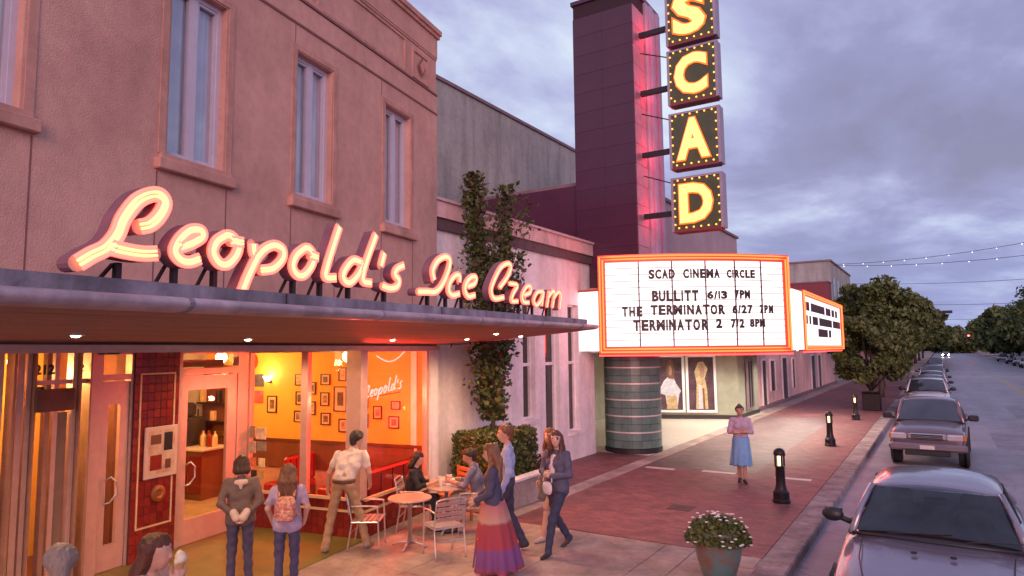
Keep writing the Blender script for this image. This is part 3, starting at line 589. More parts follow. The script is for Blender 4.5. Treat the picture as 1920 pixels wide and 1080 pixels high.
def ribbon(b, path, w, x0, x1):
    "flat stroke of width w along path (y, z), from x0 (back) to x1 (face)"
    P = [np.array(p) for p in path]; L = len(P); lft = []; rgt = []
    for i in range(L):
        t = P[min(i + 1, L - 1)] - P[max(i - 1, 0)]; t = t / (np.linalg.norm(t) + 1e-9); n_ = np.array((-t[1], t[0])) * w / 2
        lft.append(P[i] + n_); rgt.append(P[i] - n_)
    def cap(c, a, e):
        v = a - c; ang_ = math.atan2(v[1], v[0]); r = np.linalg.norm(v); return [c + r * np.array((math.cos(ang_ + e * math.pi * k / 6), math.sin(ang_ + e * math.pi * k / 6))) for k in range(1, 6)]
    c0, c1 = cap(P[0], rgt[0], -1), cap(P[-1], lft[-1], -1)
    for side in (x1, x0):
        vs = [(side, *q) for q in lft] + [(side, *q) for q in rgt]; fs = [(i, L + i, L + i + 1, i + 1) for i in range(L - 1)]
        b.add(vs, [f if side == x1 else f[::-1] for f in fs])
        b.add([(side, *rgt[0])] + [(side, *q) for q in c0] + [(side, *lft[0])], [tuple(range(7))]); b.add([(side, *lft[-1])] + [(side, *q) for q in c1] + [(side, *rgt[-1])], [tuple(range(7))])
    b.cur = 1
    rim = lft + c1 + rgt[::-1] + c0; n_ = len(rim)
    b.add([(x1, *q) for q in rim] + [(x0, *q) for q in rim], [(i, (i + 1) % n_, n_ + (i + 1) % n_, n_ + i) for i in range(n_)]); b.cur = 0
STW = dict(L=.105, I=.085, C=.08)
for (ch, sts) in STROKES:
    b = MB(); tb = MB(); tr = MB(); far = sts[0][0][0] > -4.9
    w = STW.get(ch, .085 if not far else .08)
    if sts[0][0][0] > -2.2: w = .07
    for i, st in enumerate(sts):
        p = spline(st, 5); ribbon(b, p, w, 2.395 + .001 * i, 2.50 + .003 * i)
        for off in (-.40, -.14, .14, .40):
            q = []
            for k in range(len(p)):
                t = p[min(k + 1, len(p) - 1)] - p[max(k - 1, 0)]; t = t / (np.linalg.norm(t) + 1e-9); q.append((2.524 + .003 * i, p[k][0] - t[1] * off * w, p[k][1] + t[0] * off * w))
            (tr if abs(off) > .3 else tb).tube(q, .0125 if abs(off) > .3 else .0125, 6)
    lo = min(q[1] for st in sts for q in st); ce = sum(q[0] for st in sts for q in st) / sum(len(st) for st in sts)
    o = b.build('letter_' + ch.lower(), [m_face, m_ret], SG)
    tb.build('neon_tube', m_neon, o, smooth=True)
    if tr.v: tr.build('neon_tube', m_neon2, o, smooth=True)
    if ch != 'apostrophe':
        MB().box(2.36, 2.40, ce - .02, ce + .02, zc(ce) + .03, lo + .05).build('post', m_dark, o); MB().tube([(2.32, ce - .16, zc(ce) + .03), (2.36, ce - .02, lo + .04)], .014, 6).build('brace', m_dark, o)

# shopfront in the recess
BD = -2.5
MB().box(BD - .02, .05, -7.2, -2.12, -.05, .012).build('entry_floor', mat('olive_entry_floor', (.20, .165, .045), .45, 0, .2, 4, col2=(.14, .13, .035)), LEO)
def tiles(x, y0, y1, z0, z1, tw, th, axis, part, skip=None):
    ny = max(1, round((y1 - y0) / tw)); nz = max(1, round((z1 - z0) / th)); w = (y1 - y0) / ny; h = (z1 - z0) / nz
    ms = []
    for m in m_tile:
        b = MB()
        if axis == 'x': b.cbox(0, .014, -w / 2 + .003, w / 2 - .003, -h / 2 + .003, h / 2 - .003, .004)
        else: b.cbox(-w / 2 + .003, w / 2 - .003, -.014, 0, -h / 2 + .003, h / 2 - .003, .004)
        ms.append(b.mesh('tile', m))
    for i in range(ny):
        for j in range(nz):
            yc, zq = y0 + w * (i + .5), z0 + h * (j + .5)
            if skip and skip(yc, zq): continue
            link('tile', random.choice(ms), part, (x, yc, zq) if axis == 'x' else (yc, x, zq))
pier = MB().box(BD - .3, BD + .1, -4.44, -3.67, 0, 3.08).build('tiled_pier', m_grout, LEO)
onb = lambda y, z: (abs(y + 4.35) < .03 or abs(y + 3.76) < .03) and .46 < z < 2.72
tiles(BD + .1, -4.44, -3.67, .012, 3.07, .11, .125, 'x', pier)
b = MB()
for (y0, y1, z0, z1) in ((-4.36, -4.335, .46, 2.72), (-3.775, -3.75, .46, 2.72), (-4.335, -3.775, .46, .485), (-4.335, -3.775, 2.695, 2.72)): b.box(BD + .1, BD + .122, y0, y1, z0, z1)
b.build('cream_line', m_cream, pier)
b = MB(); b.lathe([(.12, 0), (.12, .03), (.07, .045), (.05, .03)], (0, 0, 0), 18); b.v = [(BD + .11 + z, -4.0 + x, .93 + y) for x, y, z in b.v]; b.build('medallion', mat('bronze', (.40, .14, .05), .4, .5, .2), pier)
o = thing('menu_board', 'white-framed menu board hung on the red tiled pier', 'menu board', (-8.35, 10.1, 0), R_(10))
MB().cbox(BD + .12, BD + .15, -4.27, -3.70, 1.16, 1.92, .01).build('frame', mat('menu_frame', (.66, .46, .40), .5, 0, .06), o); MB().box(BD + .15, BD + .153, -4.21, -3.76, 1.22, 1.86).build('print', mat('menu_print', (.70, .55, .42), .5, 0, .3, 7, col2=(.50, .28, .2)), o)
for (y0, y1, z0, z1, c) in ((-4.18, -4.0, 1.66, 1.80, 2), (-3.95, -3.8, 1.55, 1.82, 1), (-4.18, -3.98, 1.28, 1.5, 0), (-3.92, -3.82, 1.28, 1.42, 2)): MB().box(BD + .153, BD + .155, y0, y1, z0, z1).build('printed_block', (m_tile[2], m_dark, m_wain)[c], o)
m_shop = glass_mat('shop_glass', (.97, .95, .92), .015)
def leaf_door(name, y0, y1, gy0, gy1, zt=2.65, gz0=.40, gz1=2.42):
    b = MB(); b.box(BD, BD + .06, y0, gy0, .02, zt); b.box(BD, BD + .06, gy1, y1, .02, zt); b.box(BD, BD + .06, gy0, gy1, .02, gz0); b.box(BD, BD + .06, gy0, gy1, gz1, zt)
    o = b.build(name, m_sfr, LEO); MB().box(BD + .025, BD + .035, gy0, gy1, gz0, gz1).build('pane', m_shop, o)
    b = MB(); yc = gy0 if name == 'door' else gy0; b.tube([(BD + .07, yc + .0, 1.25), (BD + .13, yc + .03, 1.3), (BD + .15, yc + .10, 1.22), (BD + .13, yc + .12, 1.05), (BD + .11, yc + .04, .95), (BD + .07, yc - .02, .93)], .013, 8); b.build('handle', m_alu, o, smooth=True)
    return o
leaf_door('door', -3.58, -2.44, -3.46, -2.64)
leaf_door('side_door', -4.90, -4.49, -4.80, -4.62, 2.62, .36, 2.30)
b = MB()
for (y0, y1, z0, z1) in ((-5.1, -4.915, 0, 3.08), (-3.66, -3.59, 0, 3.08), (-2.43, -2.2, 0, 3.08), (-4.91, -4.485, 2.64, 2.72), (-3.59, -2.43, 2.67, 2.76), (-4.48, -4.445, 0, 3.08), (-4.91, -2.43, 3.0, 3.08)): b.box(BD - .05, BD + .08, y0, y1, z0, z1)
b.build('entry_frame', m_sfr, LEO)
MB().box(BD + .01, BD + .02, -4.90, -4.49, 2.72, 3.0).build('transom_pane', m_shop, LEO); MB().box(BD + .01, BD + .02, -3.58, -2.44, 2.76, 3.0).build('transom_pane', m_shop, LEO)
MB().box(BD - .35, BD - .2, -3.5, -2.5, 2.78, 2.9).build('transom_shelf', m_wain, LEO)
m_post = mat('brown_post', (.34, .19, .13), .5, 0, .15, 4)
# glazed screen at the street end of the recess, with tall dark posts
MB().box(BD + .0, BD + .012, -7.2, -5.1, .1, 3.05).build('screen_pane', m_shop, LEO)
for (y0, y1, dd, mm) in ((-6.5, -6.42, .05, m_sfr), (-6.27, -6.19, .05, m_sfr), (-6.10, -6.07, .1, m_post), (-6.03, -5.95, .05, m_sfr), (-5.92, -5.86, .05, m_sfr), (-5.85, -5.825, .1, m_post), (-5.66, -5.60, .03, m_post), (-5.56, -5.5, .03, m_sfr), (-5.34, -5.28, .06, m_sfr), (-5.27, -5.245, .11, m_post), (-5.13, -5.105, .11, m_post)):
    MB().box(BD - .05, BD + dd + .012, y0, y1, .02, 3.06).build('screen_post', mm, LEO)
b = MB(); b.box(BD - .02, BD + .02, -5.52, -5.36, .2, 2.25); b.build('screen_panel', mat('brown_panel', (.30, .17, .13), .6, 0, .15, 3), LEO)
b = MB(); b.box(BD - .02, BD + .05, -7.2, -5.28, .02, .16); b.box(BD - .02, BD + .05, -5.82, -5.28, 2.62, 2.68); b.box(BD - .02, BD + .05, -5.24, -5.11, 2.62, 2.68); b.build('screen_rail', m_sfr, LEO)
o = thing('wooden_sign', 'dark wooden board hung across the glazed screen left of the entry', 'sign', (-8.35, 10.1, 0), R_(10)); MB().cbox(BD + .13, BD + .17, -5.86, -5.36, 2.28, 2.57, .01).build('board', mat('dark_board', (.10, .05, .04), .6, 0, .3, 4), o); MB().box(BD + .02, BD + .15, -5.8, -5.76, 2.55, 2.6).build('hanger', m_dark, o)
def lettering(txt, size, m, loc, rz, parent, name='lettering', ex=.004, off=0.0):
    o = link(name, text_mesh(txt, size, [m], ex, off), parent, loc, rz); return o
lettering('212', .17, m_dark, (BD + .05, -5.70, 2.76), R_(90), LEO, 'house_number', .004, .006); lettering('2', .14, mat('red_paint', (.35, .06, .03), .5, 0, .05), (BD + .03, -5.19, 2.78), R_(90), LEO, 'house_number', .004)
# side window of the recess and the window on the street
SW = -2.15
sb = MB().box(BD + .05, -.02, SW - .0, SW + .12, 0, .60).build('side_stall_riser', m_grout, LEO); tiles(SW, BD + .06, -.12, .012, .40, .13, .13, 'y', sb); tiles(SW, BD + .06, -.12, .45, .59, .13, .14, 'y', sb)
b = MB(); b.box(BD + .06, -.12, SW - .02, SW, .405, .445); b.box(BD + .06, -.1, SW - .04, SW, .592, .64); b.build('cream_band', m_cream, sb)
fb = MB().box(-.14, -.015, SW + .05, -.03, 0, .60).build('front_stall_riser', m_grout, LEO); tiles(-.015, SW + .06, -.03, .012, .40, .13, .13, 'x', fb); tiles(-.015, SW + .06, -.03, .45, .59, .13, .14, 'x', fb)
b = MB(); b.box(-.015, .008, SW + .03, -.03, .405, .445); b.box(-.03, .03, SW + .03, -.03, .592, .64); b.build('cream_band', m_cream, fb)
b = MB()
for (x0, x1) in ((-1.28, -1.14), (BD + .03, BD + .10)): b.box(x0, x1, SW - .02, SW + .08, .64, 3.08)
b.box(BD + .1, -.35, SW - .01, SW + .06, 3.0, 3.08); b.build('side_window_frame', m_sfr, LEO)
MB().box(-.34, -.05, SW - .03, SW + .16, .64, 3.08).build('corner_post', m_sfr, LEO)
b = MB(); b.box(-.1, .0, -.12, -.03, .64, 3.08); b.box(-.1, -.0, SW + .16, -.12, 3.0, 3.08); b.build('front_window_frame', m_sfr, LEO)
MB().box(-.12, .03, -.03, S1, 0, 3.10).build('end_pilaster', m_pale_w, LEO)
MB().box(BD + .1, -.34, SW + .02, SW + .03, .64, 3.0).build('side_pane', m_shop, LEO); MB().box(-.06, -.05, SW + .16, -.12, .64, 3.0).build('front_pane', m_shop, LEO)

# the room behind
b = MB(); b.box(-8, -.12, -.03, .0, 1.16, 3.4); b.box(-8.1, -8, -7.2, .0, 0, 3.4); b.build('room_wall', m_yel, LEO)
b = MB(); b.box(-8, -.12, -.045, .0, 0.6, 1.16); b.box(-8, BD - .06, -4.43, -4.38, 0, 3.4); b.build('wainscot', m_wain, LEO)
MB().box(-8, -.12, -.07, .0, 1.145, 1.20).build('dado_rail', mat('dado', (.12, .04, .02), .4, 0, .1), LEO)
MB().box(-8, BD, -7.2, -4.43, 0, .01).build('stair_floor', m_wain, LEO); MB().box(-4.3, -4.2, -7.2, -4.43, 0, 3.2).build('stair_wall', m_yel, LEO)
b = MB(); b.box(-8, -.13, SW + .13, -.05, -.04, .015); b.box(-8, BD - .02, -4.38, SW + .13, -.04, .015); b.build('room_floor', mat('shop_floor', (.42, .34, .24), .35, 0, .25, 3), LEO)
b = MB(); b.box(-8, -.12, SW, -.03, 3.18, 3.24); b.box(-8, BD - .05, -7.2, SW, 3.18, 3.24); b.build('room_ceiling', mat('shop_ceiling', (.72, .60, .42), .8, 0, .05), LEO)
m_globe = emat('globe_glow', (1.0, .72, .36), 9)
for i, (d, s_, lab, e) in enumerate(((-1.1, -1.1, 'opal globe lamp over the booth by the street window', 3), (-4.0, -1.3, 'opal globe lamp over the picture wall', 70), (-4.6, -3.3, 'opal globe lamp just inside the glazed door', 120), (-3.2, -5.6, 'opal globe lamp in the stair lobby behind the posts', 100))):
    o = thing('globe_lamp', lab, 'lamp', (-8.35, 10.1, 0), R_(10), 'globe lamps inside the shop'); MB().tube([(d, s_, 3.18), (d, s_, 3.0)], .012, 6).build('stem', m_dark, o); MB().ball((d, s_, 2.92), .11, 14, 9).build('globe', m_globe, o, smooth=True)
    light('globe_light', 'POINT', (d, s_, 2.72), e, (1.0, .54, .17), o, .12)
o = thing('wall_sconce', 'small glowing sconce on the yellow wall above the pictures', 'lamp', (-8.35, 10.1, 0), R_(10)); MB().lathe([(.04, 0), (.09, .09), (.10, .1), (.085, .09), (.03, .01)], (-3.88, -.14, 2.40), 14).build('shade', m_lamp, o); MB().box(-3.9, -3.86, -.12, -.03, 2.36, 2.42).build('bracket', m_dark, o); light('sconce_light', 'POINT', (-3.88, -.16, 2.52), 8, (1, .7, .35), o, .05)
PIC = [(-3.83,1.91,.26,.36),(-3.13,2.43,.18,.24),(-3.11,2.05,.17,.28),(-3.13,1.67,.2,.24),(-2.77,2.26,.18,.26),(-2.78,1.85,.2,.28),(-2.44,2.44,.24,.23),(-2.45,2.04,.22,.28),(-2.42,1.64,.24,.25),(-2.01,2.55,.2,.28),(-2.06,2.05,.32,.51),(-1.98,1.52,.22,.27),(-1.47,1.63,.19,.27),(-1.51,2.42,.16,.2),(-1.48,1.98,.19,.18),(-1.16,1.8,.2,.26),(-.78,1.62,.24,.24),(-.74,1.95,.21,.17)]
PL = ['tall picture hung alone below the sconce', 'small picture high above two others in the leftmost column', 'upright picture in the middle of the leftmost column', 'small picture at the foot of the leftmost column', 'upper picture of the second column', 'lower picture of the second column', 'wide picture at the top of the three-high column', 'upright picture in the middle of the three-high column', 'wide picture at the foot of the three-high column', 'picture above the largest frame', 'largest framed picture in the middle of the yellow wall', 'picture below the largest frame', 'upright picture just right of the corner post', 'small picture high behind the neon script', 'small wide picture behind the tail of the neon script', 'picture right of centre in the street window', 'picture with a dark mount lowest in the street window', 'small wide picture under the neon script']
m_pf = mat('picture_frame', (.05, .025, .015), .4, 0, .2); m_mt = mat('picture_mount', (.66, .48, .26), .6, 0, .1)
for i, (d, z, w, h) in enumerate(PIC):
    o = thing('framed_picture', 'dark-framed ' + PL[i], 'picture', (-8.35, 10.1, 0), R_(10), 'pictures on the yellow wall')
    b = MB(); t = .022
    for (x0, x1, z0, z1) in ((d - w / 2, d - w / 2 + t, z - h / 2, z + h / 2), (d + w / 2 - t, d + w / 2, z - h / 2, z + h / 2), (d - w / 2 + t, d + w / 2 - t, z - h / 2, z - h / 2 + t), (d - w / 2 + t, d + w / 2 - t, z + h / 2 - t, z + h / 2)): b.box(x0, x1, -.06, -.032, z0, z1)
    b.build('frame', m_pf, o); MB().box(d - w / 2 + t, d + w / 2 - t, -.045, -.034, z - h / 2 + t, z + h / 2 - t).build('mount', m_mt, o)
    MB().box(d - w * .24, d + w * .24, -.048, -.045, z - h * .27, z + h * .27).build('print', mat('photo_%d' % (i % 4), ((.20, .11, .06), (.42, .30, .18), (.10, .07, .06), (.30, .2, .14))[i % 4], .5, 0, .6, 14), o)
for i, (d, z, w, h, c, lab) in enumerate(((-4.74, 2.42, .16, .25, (.25, .2, .12), 'olive'), (-4.47, 2.40, .22, .3, (.65, .5, .35), 'cream'), (-4.2, 2.41, .26, .27, (.09, .08, .10), 'charcoal'), (-4.74, 2.05, .2, .28, (.55, .05, .03), 'scarlet'), (-4.47, 2.06, .24, .28, (.12, .10, .13), 'slate'), (-4.2, 2.06, .24, .27, (.60, .10, .12), 'rose red'))):
    tag(MB().cbox(d - w / 2, d + w / 2, -.05, -.032, z - h / 2, z + h / 2, .004).build('wall_print', mat('wall_print_' + str(i), c, .5, 0, .5, 9), None, loc=(-8.35, 10.1, 0), rz=R_(10)), lab + ' unframed print in the cluster beside the door jamb', 'picture', 'prints beside the door')
b = MB(); b.lathe([(.2, 0), (.19, .03), (.12, .045)], (0, 0, 0), 24); b.v = [(-4.45 + x, -.035 - z, 2.82 + y) for x, y, z in b.v]; o = tag(b.build('round_sign', mat('red_enamel', (.55, .03, .02), .25, 0, .05), None, loc=(-8.35, 10.1, 0), rz=R_(10)), 'round red enamel button sign high on the yellow wall', 'sign')
b = MB(); b.tube([(-4.58, -.085, 2.80), (-4.5, -.085, 2.86), (-4.45, -.085, 2.80), (-4.38, -.085, 2.86), (-4.31, -.085, 2.80)], .012, 6); b.build('white_script', m_pale, o)
FL = [(-2.36, 1.62, .13, .2, (.30, .22, .14), 'brown'), (-2.16, 1.60, .22, .2, (.70, .52, .36), 'cream'), (-2.34, 1.36, .14, .2, (.55, .40, .30), 'buff'), (-2.14, 1.38, .2, .16, (.25, .22, .16), 'dark olive'), (-2.32, 1.10, .12, .15, (.65, .18, .08), 'vermilion'), (-2.13, 1.10, .14, .15, (.85, .68, .30), 'pale yellow'), (-2.30, .9, .12, .13, (.03, .03, .03), 'black'), (-2.13, .9, .12, .15, (.50, .35, .12), 'mustard')]
for i, (d, z, w, h, c, lab) in enumerate(FL):
    o = tag(MB().box(d - w / 2, d + w / 2, SW + .006, SW + .016, z - h / 2, z + h / 2).build('flyer', mat('flyer_%d' % i, c, .6, 0, .3, 12), None, loc=(-8.35, 10.1, 0), rz=R_(10)), lab + ' flyer stuck on the side window beside the door', 'flyer', 'flyers on the side window')
# booths by the windows
m_vinyl = mat('red_vinyl', (.32, .012, .018), .3, 0, .12, 4)
for (d0, d1, y0, y1, lab) in ((-1.9, -1.3, -.95, -.08, 'red vinyl booth seat deep under the picture wall'), (-.75, -.2, -1.9, -.08, 'red vinyl booth seat right behind the street window'), (-3.2, -2.6, -.95, -.08, 'red vinyl booth seat farthest in along the picture wall')):
    o = thing('diner_booth', lab, 'booth', (-8.35, 10.1, 0), R_(10), 'booths along the picture wall'); bevel(MB().cbox(d0, d1, y0, y1, .30, .47, .03).build('seat', m_vinyl, o), .03, 2); MB().cbox(d1 - .12, d1, y0, y1, .47, .98, .04).build('backrest', m_vinyl, o); MB().box(d0 + .05, d1 - .02, y0 + .04, y1, .015, .30).build('base', m_wain, o)
    for k in range(5): yy = y0 + (y1 - y0) * (k + .5) / 5; MB().box(d1, d1 + .012, yy - .006, yy + .006, .5, .94).build('seam', m_dark, o)
o = thing('booth_table', 'small dark table between the booth seats', 'table', (-8.35, 10.1, 0), R_(10)); MB().cbox(-1.25, -.85, -1.0, -.1, .72, .76, .01).build('table_top', m_wain, o); MB().tube([(-1.05, -.5, .015), (-1.05, -.5, .72)], .04, 8).build('leg', m_alu, o)
o = thing('shop_counter', 'dark wooden serving counter seen through the glazed door', 'counter', (-8.35, 10.1, 0), R_(10)); MB().box(-7.2, -4.75, -1.0, -.3, .015, 1.0).build('body', m_wain, o); MB().cbox(-7.25, -4.7, -1.06, -.28, 1.0, 1.05, .01).build('top', m_pale, o)
for k in range(6): MB().box(-7.1 + k * .4, -6.76 + k * .4, -1.02, -1.0, .15, .9).build('panel', m_tile[k % 2], o)
o = thing('soda_machine', 'tall dark fountain machine on the serving counter', 'machine', (-8.35, 10.1, 0), R_(10)); MB().cbox(-6.1, -5.35, -.85, -.35, 1.05, 1.65, .03).build('body', m_dark, o); MB().cbox(-6.0, -5.45, -.89, -.85, 1.15, 1.4, .01).build('panel', m_alu, o); MB().cbox(-5.95, -5.5, -.75, -.45, 1.65, 1.95, .05).build('hopper', m_dark, o)
for k in range(5): MB().lathe([(.05, 0), (.06, .02), (.06, .2), (.02, .27), (.02, .32)], (-5.2 + .09 * k, -.6 - .05 * (k % 2), 1.05), 10).build('syrup_jar', (m_tile[0], m_cream, m_wain)[k % 3], o)
o = thing('back_bar', 'dark shelf unit with coloured tins behind the counter', 'shelf', (-8.35, 10.1, 0), R_(10)); MB().box(-6.9, -4.9, -.10, -.032, 1.25, 2.75).build('carcass', m_wain, o)
for k in range(12): MB().cbox(-6.8 + k * .155, -6.7 + k * .155, -.23, -.12, 1.531 + .4 * (k % 3), 1.531 + .4 * (k % 3) + .16 + .05 * (k % 4), .012).build('tin', (m_tile[1], m_cream, m_dark, m_mt)[k % 4], o)
for k in range(3): MB().box(-6.85, -4.95, -.26, -.10, 1.5 + k * .4, 1.53 + k * .4).build('shelf_board', m_pf, o)
o = thing('bicycle_wheel_decor', 'wire-spoked wheel propped inside the glazed door', 'wheel', (-8.35, 10.1, 0), R_(10)); b = MB(); b.tube([(BD - .5 , -3.3 + .2 * math.cos(a), .62 + .28 * math.sin(a)) for a in [2 * math.pi * k / 24 for k in range(25)]], .014, 6); b.build('rim', m_dark, o)
b = MB()
for k in range(10): a = 2 * math.pi * k / 10; b.tube([(BD - .5, -3.3, .62), (BD - .5, -3.3 + .2 * math.cos(a), .62 + .28 * math.sin(a))], .003, 4)
b.build('spokes', m_alu, o); MB().tube([(BD - .5, -3.3, .62), (BD - .5, -3.1, .02)], .012, 6).build('stand', m_dark, o)
# small neon script in the street window
o = thing('window_neon', "pink neon script reading Leopold's hung inside the street window", 'sign', (-8.35, 10.1, 0), R_(10)); nn = emat('neon_pink', (1.0, .11, .10), 4.5)
for (ch, sts) in STROKES[:9]:
    b = MB()
    for st in sts: b.tube([(-.16, -1.98 + (p[0] + 8.71) * .335, 2.22 + (p[1] - 3.66) * .46 + (p[0] + 8.71) * .03) for p in spline(st, 4)], .012, 6)
    b.build('letter_' + ch.lower(), nn, o, smooth=True)
light('neon_glow', 'POINT', (-.55, -1.15, 2.1), 180, (1, .05, .03), o, .05)
MB().tube([(-.19, -1.95, 2.22), (-.19, -.75, 2.26)], .008, 6).build('bracket', m_dark, o)
b = MB(); b.tube([(-.14, -.0 - 1.6 + .75 * t, 2.93 - .14 * math.sin(t * 2.6) + .06 * t) for t in [k / 14 * 1.9 for k in range(15)]], .012, 6); o2 = b.build('sign_reflection', nn, o)  # glowing curve stands in for the script sign's reflection in the glass
# ------------------------------------------------------------------ marquee of the cinema
m_box = emat('light_panel', (1.0, .955, .90), .74); m_or = emat('neon_orange', (1.0, .045, .010), 7.0); m_red = emat('neon_red', (1.0, .02, .02), 8.0)
m_mframe = mat('marquee_frame', (.45, .10, .07), .35, .2, .1); m_blk = mat('black_letter', (.035, .012, .02), .5, 0, .1); m_track = mat('letter_track', (.20, .15, .16), .5, 0, .1); m_bar = mat('panel_bar', (.10, .05, .06), .5, 0, .1)
MQ = thing('cinema_marquee', 'lit wraparound marquee with black letters and orange neon border', 'marquee', (-7.05, 17.75, 0))
P0, PM, P2 = np.array((-7.98, 17.0)), np.array((-5.50, 18.22)), np.array((-3.52, 20.2)); PC = 2 * PM - (P0 + P2) / 2
def arc(t): return (1 - t) ** 2 * P0 + 2 * t * (1 - t) * PC + t * t * P2
def arcn(t):
    d = 2 * (1 - t) * (PC - P0) + 2 * t * (P2 - PC); d /= np.linalg.norm(d); return np.array((d[1], -d[0])), d     # normal towards the viewer, tangent
def Q(b, name, m, p=None, **k): b.v = [(x - ox, y - oy, z) for x, y, z in b.v]; return b.build(name, m, p or MQ, **k)
def strip(b, t0, t1, z0, z1, o0, o1, n=14):
    "curved board between two parameters, from offset o0 (back) to o1 (front)"
    A = [arc(t0 + (t1 - t0) * i / n) for i in range(n + 1)]; Nn = [arcn(t0 + (t1 - t0) * i / n)[0] for i in range(n + 1)]
    vs = []
    for a, nn_ in zip(A, Nn):
        f, k_ = a + nn_ * o1, a + nn_ * o0; vs += [(*f, z0), (*f, z1), (*k_, z1), (*k_, z0)]
    fs = [(4 * i + j, 4 * i + 4 + j, 4 * i + 4 + (j + 1) % 4, 4 * i + (j + 1) % 4) for i in range(n) for j in range(4)] + [(0, 1, 2, 3), tuple(4 * n + q for q in (3, 2, 1, 0))]
    b.add(vs, fs)
Z0, Z1 = 2.86, 5.62; bz = .20
fr = MB(); strip(fr, 0, 1, Z0, Z0 + bz, -.3, .02); strip(fr, 0, 1, Z1 - bz, Z1, -.3, .02); strip(fr, 0, .035, Z0 + bz, Z1 - bz, -.3, .02, 2); strip(fr, .965, 1, Z0 + bz, Z1 - bz, -.3, .02, 2); strip(fr, .035, .965, Z0 + bz, Z1 - bz, -.3, -.06)
Q(fr, 'sign_frame', m_mframe)
ts = [.035, .035 + .165, .365, .535, .69, .835, .965]
zi0, zi1 = Z0 + bz, Z1 - bz
for i in range(6):
    b = MB(); strip(b, ts[i] + .002, ts[i + 1] - .002, zi0 + .01, zi1 - .01, -.055, -.01, 5); pn = Q(b, 'light_panel', m_box)
    if i: b = MB(); strip(b, ts[i] - .0032, ts[i] + .0032, zi0, zi1, -.05, .012, 1); Q(b, 'panel_bar', m_bar)
for j in range(1, 13):
    z = zi0 + (zi1 - zi0) * j / 13; b = MB(); strip(b, .036, .964, z - .008, z + .008, -.008, .004, 12); Q(b, 'letter_track', m_track)
for off, zlo, zhi, tl, m in ((.06, Z0 + .055, Z1 - .055, .010, m_or), (.06, Z0 + .135, Z1 - .135, .025, m_or)):
    n_ = 18; pts = []
    for i in range(n_ + 1): t = tl + (1 - 2 * tl) * i / n_; a = arc(t) + arcn(t)[0] * off; pts.append((*a, zlo))
    top = [(x, y, zhi) for x, y, _ in pts][::-1]
    Q(MB().tube(pts + top + [pts[0]], .024, 6), 'neon_tube', m, smooth=True)
n_ = 18; pts = [(*(arc(i / n_) + arcn(i / n_)[0] * .02), Z0 - .035) for i in range(n_ + 1)]; Q(MB().tube(pts, .022, 6), 'under_tube', m_red, smooth=True)
TX = [('SCAD', 520, 775, 222, 300), ('CINEMA', 840, 1185, 222, 298), ('CIRCLE', 1248, 1530, 228, 296), ('BULLITT', 545, 980, 405, 495), ('6/13', 1050, 1252, 412, 478), ('7PM', 1315, 1475, 405, 476),
      ('THE', 280, 458, 540, 622), ('TERMINATOR', 532, 1220, 530, 612), ('6/27', 1288, 1492, 534, 604), ('7PM', 1558, 1690, 534, 602), ('TERMINATOR', 368, 1056, 655, 745), ('2', 1125, 1190, 652, 730), ('7/2', 1268, 1406, 655, 728), ('8PM', 1455, 1612, 655, 722)]
for (w, xa, xb, ya, yb) in TX:
    h = (yb - ya) / 735 * (zi1 - zi0); zb = zi1 - (yb - 150) / 735 * (zi1 - zi0)
    wd = [(.45 if c in 'I1' else .55 if c == '/' else 1.2 if c in 'M' else 1.0) for c in w]; tot = sum(wd); cur = 0
    for c, q in zip(w, wd):
        u = (xa + (xb - xa) * (cur + q / 2) / tot - 150) / 1640; cur += q
        # column edges map the board evenly in width: interpolate the panel parameters
        xe = [0, .171, .363, .546, .72, .878, 1.0]; t = float(np.interp(u, xe, ts)); nn_, tt = arcn(t); a = arc(t) + nn_ * .008
        me = text_mesh(c, 1.0, [m_blk], .01, .05); xs_ = [v.co.x for v in me.vertices]; zs_ = [v.co.z for v in me.vertices]
        o = link('marquee_letter', me, MQ, (a[0] - ox, a[1] - oy, zb), math.atan2(tt[1], tt[0])); cw = (xb - xa) / tot * q / 1640 * 5.45 * (.80 if c not in 'I1' else .42)
        o.scale = (cw / (max(xs_) - min(xs_)), 1, h / max(zs_))
# low cabinet behind: lit white ends, front face to the street
Q(MB().box(-8.58, -8.0, 17.0, 17.1, 2.95, 4.62), 'end_panel', m_box); Q(MB().box(-8.6, -7.99, 16.97, 17.12, 4.62, 4.68), 'end_cap', m_mframe)
Q(MB().prism([(-3.55, 20.24), (-3.45, 20.24), (-3.40, 21.5), (-3.50, 21.5)], 2.93, 4.66), 'end_panel', m_box)
Q(MB().prism([(-8.4, 17.3), (-5.55, 18.65), (-3.62, 20.4), (-3.58, 21.55), (-3.58, 31.0), (-7.1, 33.2), (-7.55, 31.2), (-7.6, 20.0), (-7.0, 19.95), (-7.0, 17.7), (-8.4, 17.7)], 2.9, 2.97), 'soffit', mat('marquee_soffit', (.62, .50, .48), .5, 0, .08))
Q(MB().prism([(-8.4, 17.3), (-5.55, 18.65), (-3.62, 20.4), (-3.58, 21.55), (-3.58, 31.0), (-7.1, 33.2), (-7.55, 31.2), (-7.6, 20.0), (-7.0, 19.95), (-7.0, 17.7), (-8.4, 17.7)], 4.66, 4.75), 'cabinet_roof', m_mframe)
Q(MB().prism([(-3.75, 30.7), (-3.58, 31.0), (-7.1, 33.2), (-7.25, 32.9)], 2.97, 4.66), 'far_panel', m_mframe)
fy0, fy1, fz0, fz1 = 21.6, 30.9, 2.88, 4.74
